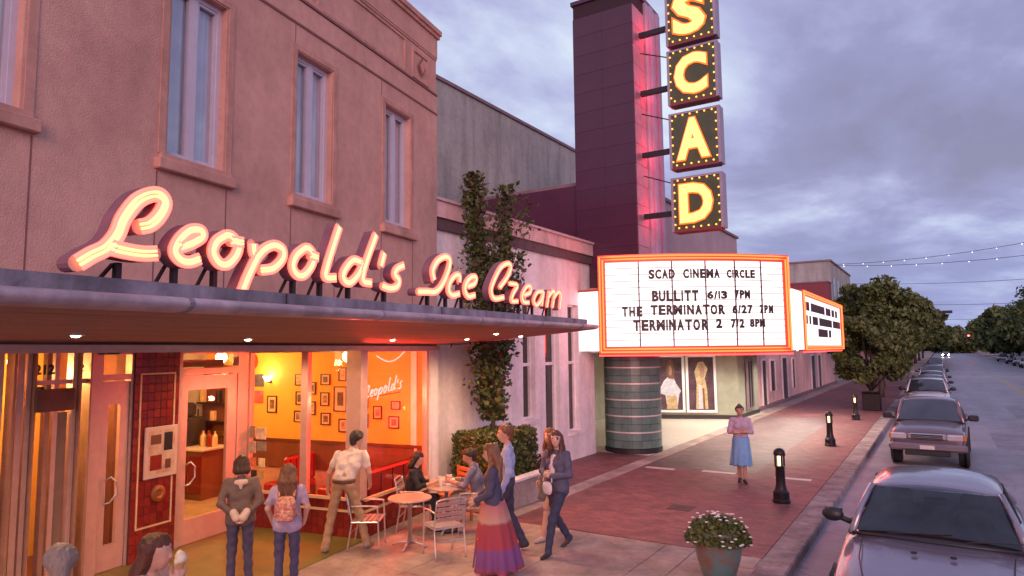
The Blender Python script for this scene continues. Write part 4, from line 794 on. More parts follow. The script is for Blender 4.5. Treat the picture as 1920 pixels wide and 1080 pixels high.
b = MB(); b.box(-3.58, -3.40, fy0, fy1, fz0, fz0 + .17); b.box(-3.58, -3.40, fy0, fy1, fz1 - .17, fz1); b.box(-3.58, -3.40, fy0, fy0 + .2, fz0 + .17, fz1 - .17); b.box(-3.58, -3.40, fy1 - .2, fy1, fz0 + .17, fz1 - .17); Q(b, 'front_frame', m_mframe)
for i in range(6): w = (fy1 - fy0 - .4) / 6; Q(MB().box(-3.50, -3.43, fy0 + .2 + w * i + .01, fy0 + .2 + w * (i + 1) - .01, fz0 + .17, fz1 - .17), 'light_panel', m_box)
for zlo, zhi, k in ((fz0 + .05, fz1 - .05, .05), (fz0 + .12, fz1 - .12, .13)):
    Q(MB().tube([(-3.36, fy0 + k, zlo), (-3.36, fy1 - k, zlo), (-3.36, fy1 - k, zhi), (-3.36, fy0 + k, zhi), (-3.36, fy0 + k, zlo)], .022, 6), 'neon_tube', m_or)
Q(MB().tube([(-3.44, fy0, fz0 - .03), (-3.44, fy1, fz0 - .03)], .02, 6), 'under_tube', m_red)
for (z, ya, yb) in ((4.14, fy0 + .7, fy1 - .9), (3.72, fy0 + .6, fy1 - .5), (3.34, fy0 + 3.0, fy1 - 3.2)):
    y = ya
    while y < yb:
        w = random.uniform(.16, .30); Q(MB().box(-3.43, -3.41, y, y + w, z, z + .27), 'letter_tile', m_blk); y += w + (.07 if random.random() < .8 else .4)
for i in range(7): Q(MB().lathe([(.10, 0), (.10, -.02), (.02, -.03)], (-5.6 + (i % 2) * 1.1, 21.5 + 1.8 * i, 2.9), 12), 'soffit_lamp', m_lamp); light('marquee_soffit_light', 'SPOT', (-5.6 + (i % 2) * 1.1 - ox, 21.5 + 1.8 * i - oy, 2.83), 240, (1, .88, .72), MQ, .1, R_(150))

for (x, y) in ((-9.4, 26.6), (-8.0, 27.2)): Q(MB().lathe([(.10, 0), (.10, -.02), (.02, -.03)], (x, y, 2.9), 12), 'soffit_lamp', m_lamp); light('poster_fill_light', 'SPOT', (x - ox, y - oy, 2.83), 150, (1, .9, .78), MQ, .1, R_(150))  # lamps added, with their soffit discs, to brighten the poster wall
# ------------------------------------------------------------------ blade sign
m_bgrn = mat('sign_green', (.075, .088, .042), .45, 0, .15, 3); m_brim = mat('sign_rim', (.36, .30, .38), .5, .2, .1); m_bund = mat('sign_red', (.20, .05, .05), .5, 0, .1)
m_let = emat('letter_glow', (1.0, .46, .14), 1.2); m_bulb = emat('bulb_glow', (1.0, .36, .05), 2.6)
m_lrim = emat('letter_rim_glow', (1.0, .16, .015), .7)
bulb = MB().ball((0, 0, 0), .024, 6, 4).mesh('bulb', m_bulb)
BS = thing('blade_sign', 'vertical sign of four bulb-edged boxes spelling SCAD beside the tower', 'sign', (-7.05, 17.75, 0))
def QB(b, name, m, p=None, **k): b.v = [(x - ox, y - oy, z) for x, y, z in b.v]; return b.build(name, m, p or BS, **k)
for ch, z0, z1 in (('S', 11.66, 13.34), ('C', 9.90, 11.50), ('A', 8.04, 9.64), ('D', 6.25, 7.78)):
    x0, x1, ya, yb = -6.13, -4.74, 18.0, 18.38
    b = MB(); b.box(x0, x1, ya + .03, yb - .03, z0 + .03, z1 - .01); o = QB(b, 'sign_box', m_bgrn)
    b = MB()
    for (a0, a1, c0, c1) in ((x0, x0 + .07, z0, z1), (x1 - .03, x1 + .05, z0, z1), (x0 + .07, x1 - .03, z1 - .06, z1)): b.box(a0, a1, ya, yb, c0, c1)
    b.v = [(x - ox, y - oy, z) for x, y, z in b.v]; b.build('rim', m_brim, o)
    b = MB(); b.box(x0 + .07, x1 - .03, ya, yb, z0 - .03, z0 + .05); b.v = [(x - ox, y - oy, z) for x, y, z in b.v]; b.build('base_rim', m_bund, o)
    me = text_mesh(ch, 1.0, [m_let], .02, .042); xs_ = [v.co.x for v in me.vertices]; zs_ = [v.co.z for v in me.vertices]
    q = link('letter', me, o, ((x0 + x1) / 2 - ox - .02, ya - .005 - oy, z0 + .21 - min(zs_) * 1.1), 0); q.scale = (.92 / (max(xs_) - min(xs_)), 1, (z1 - z0 - .44) / (max(zs_) - min(zs_)))
    q.location.z = z0 + .22 - min(zs_) * q.scale.z
    me2 = text_mesh(ch, 1.0, [m_lrim], .008, .068); q2 = link('letter_rim', me2, o, (q.location.x, ya + .012 - oy, q.location.z), 0); q2.scale = q.scale
    for i in range(6):
        f = (i + .5) / 6
        for (bx_, bz_) in ((x0 + .1, z0 + .08 + f * (z1 - z0 - .16)), (x1 - .06, z0 + .08 + f * (z1 - z0 - .16)), (x0 + .1 + f * (x1 - x0 - .16), z0 + .09), (x0 + .1 + f * (x1 - x0 - .16), z1 - .09)):
            link('bulb', bulb, o, (bx_ - ox, ya - .0 - oy, bz_))
    zm = z0 + (z1 - z0) * .38
    QB(MB().box(-7.0, x0, 18.12, 18.26, zm - .09, zm + .05), 'bracket', m_dark)
    QB(MB().tube([(-7.0, 18.2, z1 + .25), (x0, 18.2, z1 - .1)], .018, 6), 'stay_cable', m_dark)
    lg = light('neon_backlight', 'POINT', (-6.45 - ox, 18.55 - oy, zm + .1), 30, (1, .05, .08), BS, .12)
# ------------------------------------------------------------------ vehicles (own axes: front at -y, x across, z from the road)
m_tyre = mat('tyre', (.02, .02, .022), .8, 0, .1); m_rim = mat('wheel_rim', (.30, .28, .30), .35, .8, .1); m_plast = mat('black_trim', (.02, .018, .022), .45, 0, .1)
m_cg = mat('car_glass', (.035, .04, .055), .04, 0, .0, spec=.9, coat=.6); m_lens = mat('head_lamp', (.62, .58, .62), .1, .3, .1, coat=1); m_amber = mat('amber_lens', (.55, .16, .03), .2, 0, .1); m_tail = mat('tail_lens', (.35, .01, .01), .2, 0, .1)
def paint(name, c, metal=.5, rough=.24): return mat(name, c, rough, metal, .05, 1.5, coat=.8)
def loft(rows, mats, closed=True):
    "rows: list of (y, [(x,z) half profile from bottom centre to top centre])"
    b = MB(); n = len(rows[0][1]); full = []
    for y, pr in rows:
        r = [(x, y, z) for x, z in pr] + [(-x, y, z) for x, z in pr[-2:0:-1]]; full.append(r)
    m = len(full[0]); b.add([q for r in full for q in r], [(i * m + k, i * m + (k + 1) % m, (i + 1) * m + (k + 1) % m, (i + 1) * m + k) for i in range(len(full) - 1) for k in range(m)] + [tuple(range(m - 1, -1, -1)), tuple(range((len(full) - 1) * m, len(full) * m))])
    return b
def wheel(root, x, y, r, w):
    s = 1 if x > 0 else -1
    def turn(b): b.v = [(x + s * zz_, y + xx, r + yy) for xx, yy, zz_ in b.v]; return b
    o = turn(MB().lathe([(r * .62, -w / 2), (r * .94, -w / 2), (r, -w * .3), (r, w * .3), (r * .94, w / 2), (r * .62, w / 2)], n=26)).build('wheel', m_tyre, root); auto_smooth(o)
    turn(MB().lathe([(r * .62, -w * .3), (r * .62, w * .46), (r * .56, w * .40), (r * .30, w * .32), (r * .16, w * .44), (.01, w * .44)], n=20)).build('rim', m_rim, o)
    b = MB()
    for k in range(5): a = 2 * math.pi * k / 5; b.add([(r * .2 * math.cos(a - .25), r * .2 * math.sin(a - .25), w * .47), (r * .58 * math.cos(a - .12), r * .58 * math.sin(a - .12), w * .43), (r * .58 * math.cos(a + .12), r * .58 * math.sin(a + .12), w * .43), (r * .2 * math.cos(a + .25), r * .2 * math.sin(a + .25), w * .47)], [(0, 1, 2, 3)])
    turn(b).build('spokes', m_alu, o)
def glass_patch(root, name, c00, c10, c11, c01, bow, n=8, m=5, mt=None, parent=None):
    "bowed quad of glass; corners bottom-left, bottom-right, top-right, top-left"
    A, B_, C_, D_ = map(Vector, (c00, c10, c11, c01)); b = MB(); nv = (B_ - A).cross(D_ - A).normalized(); vs = []
    for j in range(m + 1):
        for i in range(n + 1):
            u, v = i / n, j / m; p = (A * (1 - u) + B_ * u) * (1 - v) + (D_ * (1 - u) + C_ * u) * v; vs.append(p + nv * bow * (1 - (2 * u - 1) ** 2) * (.6 + .4 * math.sin(math.pi * v)))
    b.add(vs, [(j * (n + 1) + i, j * (n + 1) + i + 1, (j + 1) * (n + 1) + i + 1, (j + 1) * (n + 1) + i) for j in range(m) for i in range(n)]); return b.build(name, mt or m_cg, root, smooth=True)
def sedan(label, loc, rz, col, detail=True, group='cars parked along the kerb', W2=.97, L=5.3, roof=1.46, name='parked_car', suv=False):
    t = thing(name, label, 'car', loc, rz, group); p = col
    zb = .22; belt = .98 if not suv else 1.08; hood = .86 if not suv else 1.05
    def pr(w, b_, s_, zt, cr): return [(0, b_), (w * .82, b_), (w * .96, b_ + .14), (w, b_ + .34 * (s_ / .8)), (w * .985, s_ - .06), (w * .93, s_ + .0), (w * .70, zt - cr * .25), (w * .30, zt), (0, zt + .004)]
    k = L / 5.3
    rows = [(0 * k, pr(W2 * .74, .34, .50, .56, .02)), (.06 * k, pr(W2 * .84, .26, .60, .66, .02)), (.30 * k, pr(W2 * .94, .22, .66, hood - .13, .03)), (.9 * k, pr(W2 * .99, zb, .76, hood - .03, .05)), (1.45 * k, pr(W2, zb, .83, hood + .04, .05)), (1.75 * k, pr(W2, zb, belt - .10, belt - .02, .05)),
            (2.6 * k, pr(W2, zb, belt - .06, belt, .03)), (3.6 * k, pr(W2, zb, belt - .05, belt, .03)), (4.2 * k, pr(W2 * .99, zb, belt - .05, belt + (.0 if not suv else .0), .04)), (4.9 * k, pr(W2 * .95, .26, belt - .10, belt - .02, .04)), (5.22 * k, pr(W2 * .88, .34, .78, .9, .03)), (L, pr(W2 * .80, .42, .66, .76, .02))]
    body = loft(rows, p).build('body', p, t, smooth=True); subsurf(body, 2)
    # greenhouse: base outline and roof outline
    yb0, yb1 = 1.52 * k, (4.55 if not suv else 5.12) * k; yt0, yt1 = (2.20 if not suv else 2.15) * k, (3.75 if not suv else 4.85) * k; wb, wt = W2 * .865, W2 * (.685 if not suv else .72); zr = roof
    zbs = belt - .03
    rows = [(yt0 - .05, [(0, zr - .045), (wt * .9, zr - .075), (wt * .98, zr - .085), (wt * .98, zr - .07), (wt * .6, zr - .02), (0, zr - .01)]), (yt0 + .25, [(0, zr - .05), (wt * .98, zr - .08), (wt * 1.03, zr - .09), (wt * 1.03, zr - .06), (wt * .62, zr + .015), (0, zr + .03)]), ((yt0 + yt1) / 2, [(0, zr - .05), (wt * .98, zr - .08), (wt * 1.05, zr - .09), (wt * 1.05, zr - .05), (wt * .62, zr + .025), (0, zr + .04)]), (yt1 - .15, [(0, zr - .05), (wt * .96, zr - .08), (wt * 1.02, zr - .09), (wt * 1.02, zr - .06), (wt * .6, zr + .01), (0, zr + .025)]), (yt1 + .06, [(0, zr - .06), (wt * .88, zr - .09), (wt * .95, zr - .1), (wt * .95, zr - .08), (wt * .55, zr - .03), (0, zr - .02)])]
    subsurf(loft(rows, p).build('roof', p, t, smooth=True), 2)
    bl, br, tr_, tl = (-wb, yb0 + .14, zbs - .0), (wb, yb0 + .14, zbs), (wt * .95, yt0, zr - .07), (-wt * .95, yt0, zr - .07)
    glass_patch(t, 'windscreen', bl, br, tr_, tl, .14)
    glass_patch(t, 'rear_window', (wb * .96, yb1 - .04, zbs), (-wb * .96, yb1 - .04, zbs), (-wt * .92, yt1, zr - .07), (wt * .92, yt1, zr - .07), .08)
    for s in (-1, 1):
        A, B_, C_, D_ = (s * wb, yb0 + .2, zbs - .01), (s * wb * .99, yb1 - .06, zbs - .01), (s * wt * .99, yt1 - .02, zr - .075), (s * wt * .99, yt0 + .03, zr - .075)
        glass_patch(t, 'side_window', *((A, B_, C_, D_) if s > 0 else (B_, A, D_, C_)), .01)
        b = MB(); b.tube([(s * wb * 1.0, yb0 + .12, zbs - .03), (s * (wb + wt) * .5, (yb0 + .12 + yt0) / 2, (zbs + zr - .06) / 2 + .02), (s * wt * .985, yt0 + .02, zr - .06)], [.045, .036, .034], 8); b.build('pillar', p, t, smooth=True)
        b = MB(); b.tube([(s * wb * .985, yb1 - .02, zbs - .03), (s * wt * .90, yt1 - .02, zr - .10)], [.06, .03], 8); b.build('pillar', p, t, smooth=True)
        ym = (yt0 + yt1) / 2 + .1; MB().tube([(s * wb * .995, ym + .1, zbs - .03), (s * wt * 1.0, ym, zr - .07)], .035, 6).build('pillar', m_plast, t)
        # mirrors
        mi = MB(); mi.ball((s * (W2 + .10), yb0 + .34, belt + .09), (.125, .075, .085), 12, 8); o = mi.build('wing_mirror', m_plast, t, smooth=True); MB().tube([(s * wb * .98, yb0 + .36, belt + .0), (s * (W2 + .03), yb0 + .36, belt + .06)], .035, 6).build('mirror_arm', m_plast, o)
        MB().quad((s * (W2 + .0), yb0 + .415, belt + .02), (s * (W2 + .2), yb0 + .41, belt + .02), (s * (W2 + .2), yb0 + .41, belt + .15), (s * (W2 + .0), yb0 + .415, belt + .15)).build('mirror_glass', m_cg, o)
        for yy in (.95 * k, 4.05 * k): wheel(t, s * (W2 - .10), yy, .335, .22); q = MB(); q.lathe([(.40, -.02), (.40, .02)], n=24); q.v = [(s * (W2 - .045) + zz_, yy + xx, .335 + yy2) for xx, yy2, zz_ in q.v]; q.build('wheel_arch', m_plast, t)
        hl = MB(); hl.cbox(s * W2 * .80 - .19, s * W2 * .80 + .10, .06, .30, .56, .70, .04); hl.build('headlight', m_lens, t); tl_ = MB(); tl_.cbox(s * W2 * .72 - .13, s * W2 * .72 + .13, L - .16, L + .02, .68, .86, .03); tl_.build('tail_light', m_tail, t)
        MB().cbox(s * W2 * .985 - .012, s * W2 * .985 + .012, 1.9 * k, 4.3 * k, .50, .55, .006).build('rub_strip', m_plast, t)
        for yy in (2.55 * k, 3.55 * k): MB().cbox(s * W2 * 1.0 - .02, s * W2 * 1.0 + .02, yy, yy + .18, belt - .16, belt - .12, .008).build('door_handle', m_plast, t)
    MB().cbox(-W2 * .5, W2 * .5, -.02, .08, .50, .66, .03).build('grille', m_plast, t); MB().cbox(-W2 * .86, W2 * .86, -.07, .10, .30, .46, .05).build('front_bumper', p, t); MB().cbox(-W2 * .86, W2 * .86, L - .1, L + .07, .36, .56, .05).build('rear_bumper', p, t)
    MB().box(-.17, .17, -.085, -.07, .36, .46).build('number_plate', m_pale, t)
    b = MB(); b.tube([(-wb * .98, yb0 + .10, belt - .045), (-wb * .5, yb0 - .02, belt - .015), (0, yb0 - .06, belt - .008), (wb * .5, yb0 - .02, belt - .015), (wb * .98, yb0 + .10, belt - .045)], .02, 8); b.build('cowl', m_plast, t, smooth=True)
    for x in (-.45, .30): MB().tube([(x, yb0 - .0, belt + .02), (x + .28, yb0 + .05, belt + .045), (x + .62, yb0 + .10, belt + .06)], .006, 6).build('wiper', m_plast, t)
    if detail:
        gl_ = glass_mat('car_screen', (.46, .49, .54), .09)
        for q in t.children:
            if q.name.split('.')[0] in ('windscreen', 'side_window', 'rear_window'): q.data.materials[0] = gl_
        m_int = mat('car_interior', (.055, .05, .058), .8, 0, .15, 8); it = MB().box(-wb * .97, wb * .97, yb0 + .30, yb1 - .1, belt - .05, belt + .012).build('parcel_deck', m_int, t); MB().cbox(-wb * .95, wb * .95, yb0 + .2, yb0 + .62, belt - .02, belt + .05, .03).build('dashboard', m_int, t)
        for s in (-1, 1):
            o_ = bevel(MB().cbox(s * .38 - .25, s * .38 + .25, yt0 + .42, yt0 + .60, belt - .1, belt + .16, .05).build('seat', m_int, t), .03); MB().cbox(s * .38 - .13, s * .38 + .13, yt0 + .46, yt0 + .56, belt + .17, belt + .33, .04).build('headrest', m_int, o_)
        bw = MB(); bw.tube([(.38 + .18 * math.cos(a), yb0 + .72 - .05 * math.sin(a), belt + .06 + .17 * math.sin(a)) for a in [2 * math.pi * q / 20 for q in range(21)]], .014, 6); bw.build('steering_wheel', m_plast, t)
        for s in (-1, 1):
            pg = MB(); pg.tube([(s * W2 * .60, .36, hood - .098), (s * W2 * .70, .9, hood + .0), (s * W2 * .735, 1.45, hood + .045)], .007, 5); pg.build('bonnet_gap', m_plast, t)
        for x in (-.18, .18): MB().cbox(x - .03, x + .03, 1.18, 1.22, hood + .03, hood + .055, .008).build('washer_jet', m_plast, t)
        MB().cbox(-.12, .12, yt0 + .12, yt0 + .06, zr - .24, zr - .17, .015).build('rear_view_mirror', m_plast, t)
    return t
c_sil = paint('silver_lilac_paint', (.29, .255, .32)); c_whi = paint('white_paint', (.62, .60, .64), .1); c_gry = paint('grey_paint', (.30, .29, .34)); c_dk = paint('dark_paint', (.06, .05, .07)); c_blu = paint('blue_grey_paint', (.20, .24, .32)); c_pick = paint('pewter_paint', (.19, .14, .16))
sedan('silver-lilac sedan parked nearest, its bonnet cut by the frame', (-.22, 7.4, ZR), R_(-1.5), c_sil, roof=1.47)
def pickup(label, loc, rz, p):
    t = thing('pickup_truck', label, 'pickup', loc, rz, 'cars parked along the kerb'); W2 = .86
    def pr(w, b_, s_, zt): return [(0, b_), (w * .85, b_), (w * .97, b_ + .12), (w, b_ + .3), (w * .99, s_ - .08), (w * .95, s_), (w * .7, zt), (w * .3, zt + .02), (0, zt + .025)]
    rows = [(0, pr(W2 * .9, .55, .84, .86)), (.05, pr(W2 * .95, .50, .92, .95)), (.3, pr(W2 * .99, .45, .96, 1.02)), (1.15, pr(W2, .42, 1.02, 1.09)), (1.45, pr(W2, .42, 1.05, 1.10)), (2.9, pr(W2, .42, 1.06, 1.10)), (3.0, pr(W2, .45, 1.06, 1.10)), (5.0, pr(W2, .50, 1.06, 1.08)), (5.06, pr(W2 * .97, .52, 1.02, 1.05))]
    subsurf(loft(rows, p).build('body', p, t, smooth=True), 2)
    zr = 1.66; wb, wt = .78, .64; y0, y1, yt0, yt1 = 1.32, 2.95, 1.92, 2.72
    rows = [(yt0 - .06, [(0, zr - .05), (wt * .96, zr - .08), (wt * 1.0, zr - .07), (wt * .7, zr - .02), (0, zr - .01)]), (yt0 + .2, [(0, zr - .05), (wt * 1.0, zr - .09), (wt * 1.05, zr - .07), (wt * .72, zr + .02), (0, zr + .03)]), (yt1 - .1, [(0, zr - .05), (wt * 1.0, zr - .09), (wt * 1.05, zr - .07), (wt * .72, zr + .02), (0, zr + .03)]), (yt1 + .05, [(0, zr - .06), (wt * .94, zr - .1), (wt * .97, zr - .09), (wt * .7, zr - .03), (0, zr - .02)])]
    subsurf(loft(rows, p).build('roof', p, t, smooth=True), 2)
    glass_patch(t, 'windscreen', (-wb, y0 + .06, 1.08), (wb, y0 + .06, 1.08), (wt * .96, yt0, zr - .07), (-wt * .96, yt0, zr - .07), .10); glass_patch(t, 'rear_window', (wb, y1, 1.08), (-wb, y1, 1.08), (-wt * .96, yt1, zr - .07), (wt * .96, yt1, zr - .07), .02)
    for s in (-1, 1):
        A, B_, C_, D_ = (s * wb, y0 + .12, 1.08), (s * wb, y1 - .05, 1.08), (s * wt * 1.0, yt1 - .03, zr - .08), (s * wt * 1.0, yt0 + .03, zr - .08); glass_patch(t, 'side_window', *((A, B_, C_, D_) if s > 0 else (B_, A, D_, C_)), .01)
        MB().tube([(s * wb, y0 + .05, 1.06), (s * wt, yt0 + .01, zr - .06)], .045, 8).build('pillar', p, t, smooth=True); MB().tube([(s * wb, y1, 1.06), (s * wt, yt1, zr - .07)], .06, 8).build('pillar', p, t, smooth=True)
        o = MB().cbox(s * 1.01 - .12, s * 1.01 + .12, y0 + .2, y0 + .3, 1.10, 1.26, .03).build('wing_mirror', m_plast, t); MB().tube([(s * wb, y0 + .26, 1.1), (s * .93, y0 + .26, 1.16)], .03, 6).build('mirror_arm', m_plast, o)
        for yy in (.85, 3.95): wheel(t, s * (W2 - .1), yy, .37, .24); q = MB(); q.lathe([(.46, -.02), (.46, .02)], n=24); q.v = [(s * (W2 - .03) + zz_, yy + xx, .37 + yy2) for xx, yy2, zz_ in q.v]; q.build('wheel_arch', m_plast, t)
        o = MB().cbox(s * .62 - .20, s * .62 + .17, -.02, .1, .72, .88, .03).build('headlight', m_lens, t); MB().cbox(s * .62 + s * .19 - .04, s * .62 + s * .19 + .04, -.015, .12, .73, .87, .02).build('indicator', m_amber, o)
        MB().cbox(s * .78 - .07, s * .78 + .07, 5.0, 5.09, .75, 1.0, .02).build('tail_light', m_tail, t)
    o = MB().cbox(-.42, .42, -.05, .06, .72, .90, .04).build('grille', m_alu, t); MB().box(-.35, .35, -.062, -.03, .755, .865).build('grille_opening', m_plast, o)
    for k in range(2): MB().box(-.35, .35, -.068, -.055, .785 + .035 * k, .793 + .035 * k).build('grille_bar', m_alu, o)
    MB().cbox(-.86, .86, -.10, .10, .45, .64, .05).build('front_bumper', mat('bumper_metal', (.26, .21, .23), .35, .6, .1), t); MB().cbox(-.5, .5, -.105, -.08, .34, .47, .02).build('air_dam', m_plast, t); MB().box(-.16, .16, -.115, -.10, .50, .60).build('number_plate', m_pale, t)
    MB().tube([(-wb * .95, y0 + .02, 1.085), (0, y0 - .05, 1.105), (wb * .95, y0 + .02, 1.085)], .03, 6).build('cowl', m_plast, t)
    b = MB(); b.box(-.74, .74, 3.1, 4.98, 1.02, 1.09); b.build('bed_cover', m_plast, t)
    return t
pickup('pewter pickup truck facing the viewer behind the nearest sedan', (-.42, 20.35, ZR), R_(-2), c_pick)
for i, (x, y, c, lab, suv) in enumerate(((-.62, 34.6, c_whi, 'white car parked just past the pickup truck', True), (-.6, 43.5, c_sil, 'pale silver car, second past the pickup truck', False), (-.6, 51.0, c_whi, 'white sedan, third past the pickup truck', False), (-.6, 59.5, c_gry, 'grey car, fourth past the pickup truck', True), (-.6, 67.5, c_blu, 'blue-grey sedan last before the crossing', False))):
    o = sedan(lab, (x, y, ZR), R_(random.uniform(-1, 1)), c, False, suv=suv, L=4.8, roof=1.62 if suv else 1.45, W2=.91)
FAR = [(-.6, 100, c_gry, 'grey car parked just past the crossing by the near kerb'), (-.6, 112, c_whi, 'white car second past the crossing by the near kerb'), (10.0, 106, c_dk, 'dark car parked by the far kerb nearest the crossing'), (10.0, 117, c_whi, 'white car parked by the far kerb next to a dark one'), (10.0, 127, c_gry, 'grey car in the middle of the far kerb row'), (10.0, 140, c_dk, 'dark car deeper in the far kerb row'), (10.0, 160, c_blu, 'blue-grey car at the end of the far kerb row')]
for i, (x, y, c, lab) in enumerate(FAR):
    t = thing('far_car', lab, 'car', (x, y, ZR), 0 if x < 5 else math.pi, 'cars parked beyond the crossing'); 
    rows = [(0, [(0, .3), (.8, .3), (.85, .55), (.7, .62), (0, .64)]), (.3, [(0, .22), (.88, .22), (.9, .6), (.75, .76), (0, .8)]), (1.4, [(0, .22), (.9, .22), (.91, .7), (.78, .9), (0, .94)]), (3.9, [(0, .22), (.9, .22), (.91, .75), (.78, .94), (0, .96)]), (4.6, [(0, .3), (.82, .3), (.85, .7), (.7, .85), (0, .86)])]
    subsurf(loft(rows, c).build('body', c, t, smooth=True), 1)
    rows = [(1.3, [(0, .85), (.72, .85), (.7, .9), (.5, .92), (0, .93)]), (1.95, [(0, .85), (.75, .85), (.62, 1.36), (.5, 1.40), (0, 1.42)]), (3.2, [(0, .85), (.75, .85), (.62, 1.36), (.5, 1.42), (0, 1.44)]), (4.0, [(0, .85), (.7, .85), (.66, .92), (.5, .94), (0, .95)])]
    loft(rows, m_cg).build('cabin', m_cg, t, smooth=False); MB().cbox(-.6, .6, 2.0, 3.15, 1.38, 1.46, .03).build('roof', c, t)
    for s in (-1, 1):
        for yy in (.85, 3.6): wheel(t, s * .8, yy, .32, .2)
t = thing('oncoming_car', 'oncoming car with its headlights on far down the street', 'car', (1.2, 215, ZR)); subsurf(loft(rows, c_dk).build('cabin', m_cg, t), 1); rows = [(0, [(0, .3), (.8, .3), (.85, .6), (.7, .75), (0, .78)]), (1.4, [(0, .22), (.9, .22), (.91, .7), (.78, .9), (0, .94)]), (4.4, [(0, .3), (.85, .3), (.88, .7), (.7, .9), (0, .9)])]; loft(rows, c_dk).build('body', c_dk, t)
m_hl = emat('headlight_glow', (1, .85, .62), 60)
for s in (-1, 1): b = MB(); b.ball((s * .65, -.03, .66), .16, 10, 6); b.build('headlight', m_hl, t)
# ------------------------------------------------------------------ street furniture
m_boll = mat('bollard_iron', (.018, .012, .016), .4, .3, .2, 8); m_bglow = emat('bollard_glow', (1.0, .60, .24), 3.0)
for (x, y, lab) in ((-2.77, 14.0, 'nearest black lamp bollard, taller in view than the others'), (-2.98, 22.6, 'middle black lamp bollard beside the pickup truck'), (-3.08, 31.0, 'farthest black lamp bollard in front of the street tree')):
    t = thing('lamp_bollard', lab, 'bollard', (x, y, 0), R_(12), 'lamp bollards along the kerb')
    b = MB(); b.lathe([(.165, .0), (.165, .05), (.15, .07), (.15, .20), (.115, .24), (.105, .28), (.09, .34), (.085, .66), (.095, .68), (.095, .70), (.03, .705)], n=20); auto_smooth(b.build('post', m_boll, t))
    MB().lathe([(.036, .70), (.036, .90)], n=14).build('lens', m_bglow, t, smooth=True)
    for k in range(4): a = math.pi / 2 * k + .4; MB().box(.085 * math.cos(a) - .018, .085 * math.cos(a) + .018, .085 * math.sin(a) - .018, .085 * math.sin(a) + .018, .69, .92).build('cage_bar', m_boll, t)
    b = MB(); b.lathe([(.108, .90), (.112, .93), (.105, .97), (.08, 1.01), (.045, 1.035), (.004, 1.045)], n=20); auto_smooth(b.build('cap', m_boll, t), 60)
    light('bollard_light', 'POINT', (0, 0, .8), 5, (1, .7, .36), t, .06)
# aluminium bistro chairs and tables
m_calu = mat('chair_aluminium', (.66, .60, .60), .3, .75, .08, 9)
def bistro_chair(label, loc, rz):
    t = thing('bistro_chair', label, 'chair', loc, rz, 'aluminium chairs outside the shop'); w = .235     # faces +y, back at -y
    for s in (-1, 1):
        b = MB(); b.tube(spline([(s * w, .23, 0), (s * w, .215, .3), (s * w, .20, .62), (s * w, .16, .665), (s * w, -.14, .67), (s * w, -.20, .66)], 4), .0125, 8); b.build('leg', m_calu, t, smooth=True)
        b = MB(); b.tube(spline([(s * w, -.26, 0), (s * w, -.21, .3), (s * w, -.195, .46), (s * w, -.235, .66), (s * w * .97, -.275, .84)], 4), .0125, 8); b.build('leg', m_calu, t, smooth=True)
    MB().tube(spline([(-w * .97, -.275, .84), (-w * .6, -.30, .865), (w * .6, -.30, .865), (w * .97, -.275, .84)], 4), .0125, 8).build('top_rail', m_calu, t, smooth=True)
    b = MB(); b.tube([(-w, .2, .43), (w, .2, .43)], .011, 6); b.tube([(-w, -.2, .43), (w, -.2, .43)], .011, 6); b.tube([(-w, -.2, .43), (-w, .2, .43)], .011, 6); b.tube([(w, -.2, .43), (w, .2, .43)], .011, 6); b.tube([(-w, -.22, .25), (w, -.22, .25)], .009, 6); b.build('seat_frame', m_calu, t)
    for k in range(6): y = -.18 + k * .072; MB().cbox(-w + .01, w - .01, y, y + .058, .438, .452, .004).build('seat_slat', m_calu, t)
    for k in range(4): z = .54 + k * .075; yq = -.215 - (z - .46) * .16; MB().cbox(-w + .008, w - .008, yq - .02, yq - .008, z, z + .055, .004).build('back_slat', m_calu, t)
    return t
def bistro_table(label, loc, red=0):
    t = thing('bistro_table', label, 'table', loc, R_(20), 'round tables outside the shop')
    b = MB(); b.lathe([(.30, .715), (.335, .72), (.34, .732), (.335, .745), (.30, .748), (.01, .748)], n=32); auto_smooth(b.build('table_top', mat('table_top', (.62, .42, .34), .28, .35, .1, 5), t))
    MB().lathe([(.032, .03), (.032, .70), (.09, .71), (.09, .716)], n=14).build('column', m_calu, t, smooth=True)
    for k in range(4): a = k * math.pi / 2; MB().tube([(.02 * math.cos(a), .02 * math.sin(a), .09), (.15 * math.cos(a), .15 * math.sin(a), .06), (.29 * math.cos(a), .29 * math.sin(a), .012)], [.024, .02, .014], 6).build('foot', m_calu, t, smooth=True)
    return t
bistro_table('round pedestal table with nobody at it, in front of the shop', (-7.08, 8.08, 0))
bistro_table('round pedestal table between the two seated people', (-7.12, 9.05, 0))
CH = [bistro_chair('aluminium chair with its back to the shop, left of the empty table', (-7.62, 7.72, 0), R_(-58)), bistro_chair('aluminium chair with its slatted back to the kerb, nearest the viewer', (-6.36, 8.02, 0), R_(62)),
      bistro_chair('aluminium chair holding the woman in black', (-7.66, 8.86, 0), R_(-62)), bistro_chair('aluminium chair holding the man in the grey-blue shirt', (-6.72, 9.28, 0), R_(118))]
m_wood = mat('orange_wood', (.46, .15, .055), .45, 0, .2, 4, stretch=(1, 1, 6))
t = thing('wooden_chair', 'orange-brown slatted wooden chair behind the seated pair', 'chair', (-7.45, 9.72, 0), R_(160))
for s in (-1, 1): MB().box(s * .21 - .018, s * .21 + .018, .16, .20, 0, .45).build('leg', m_wood, t); MB().box(s * .21 - .018, s * .21 + .018, -.22, -.185, 0, .92).build('leg', m_wood, t)
MB().cbox(-.23, .23, -.18, .22, .43, .46, .008).build('seat', m_wood, t)
for k in range(4): MB().cbox(-.19, .19, -.215, -.195, .55 + k * .095, .62 + k * .095, .005).build('back_slat', m_wood, t)
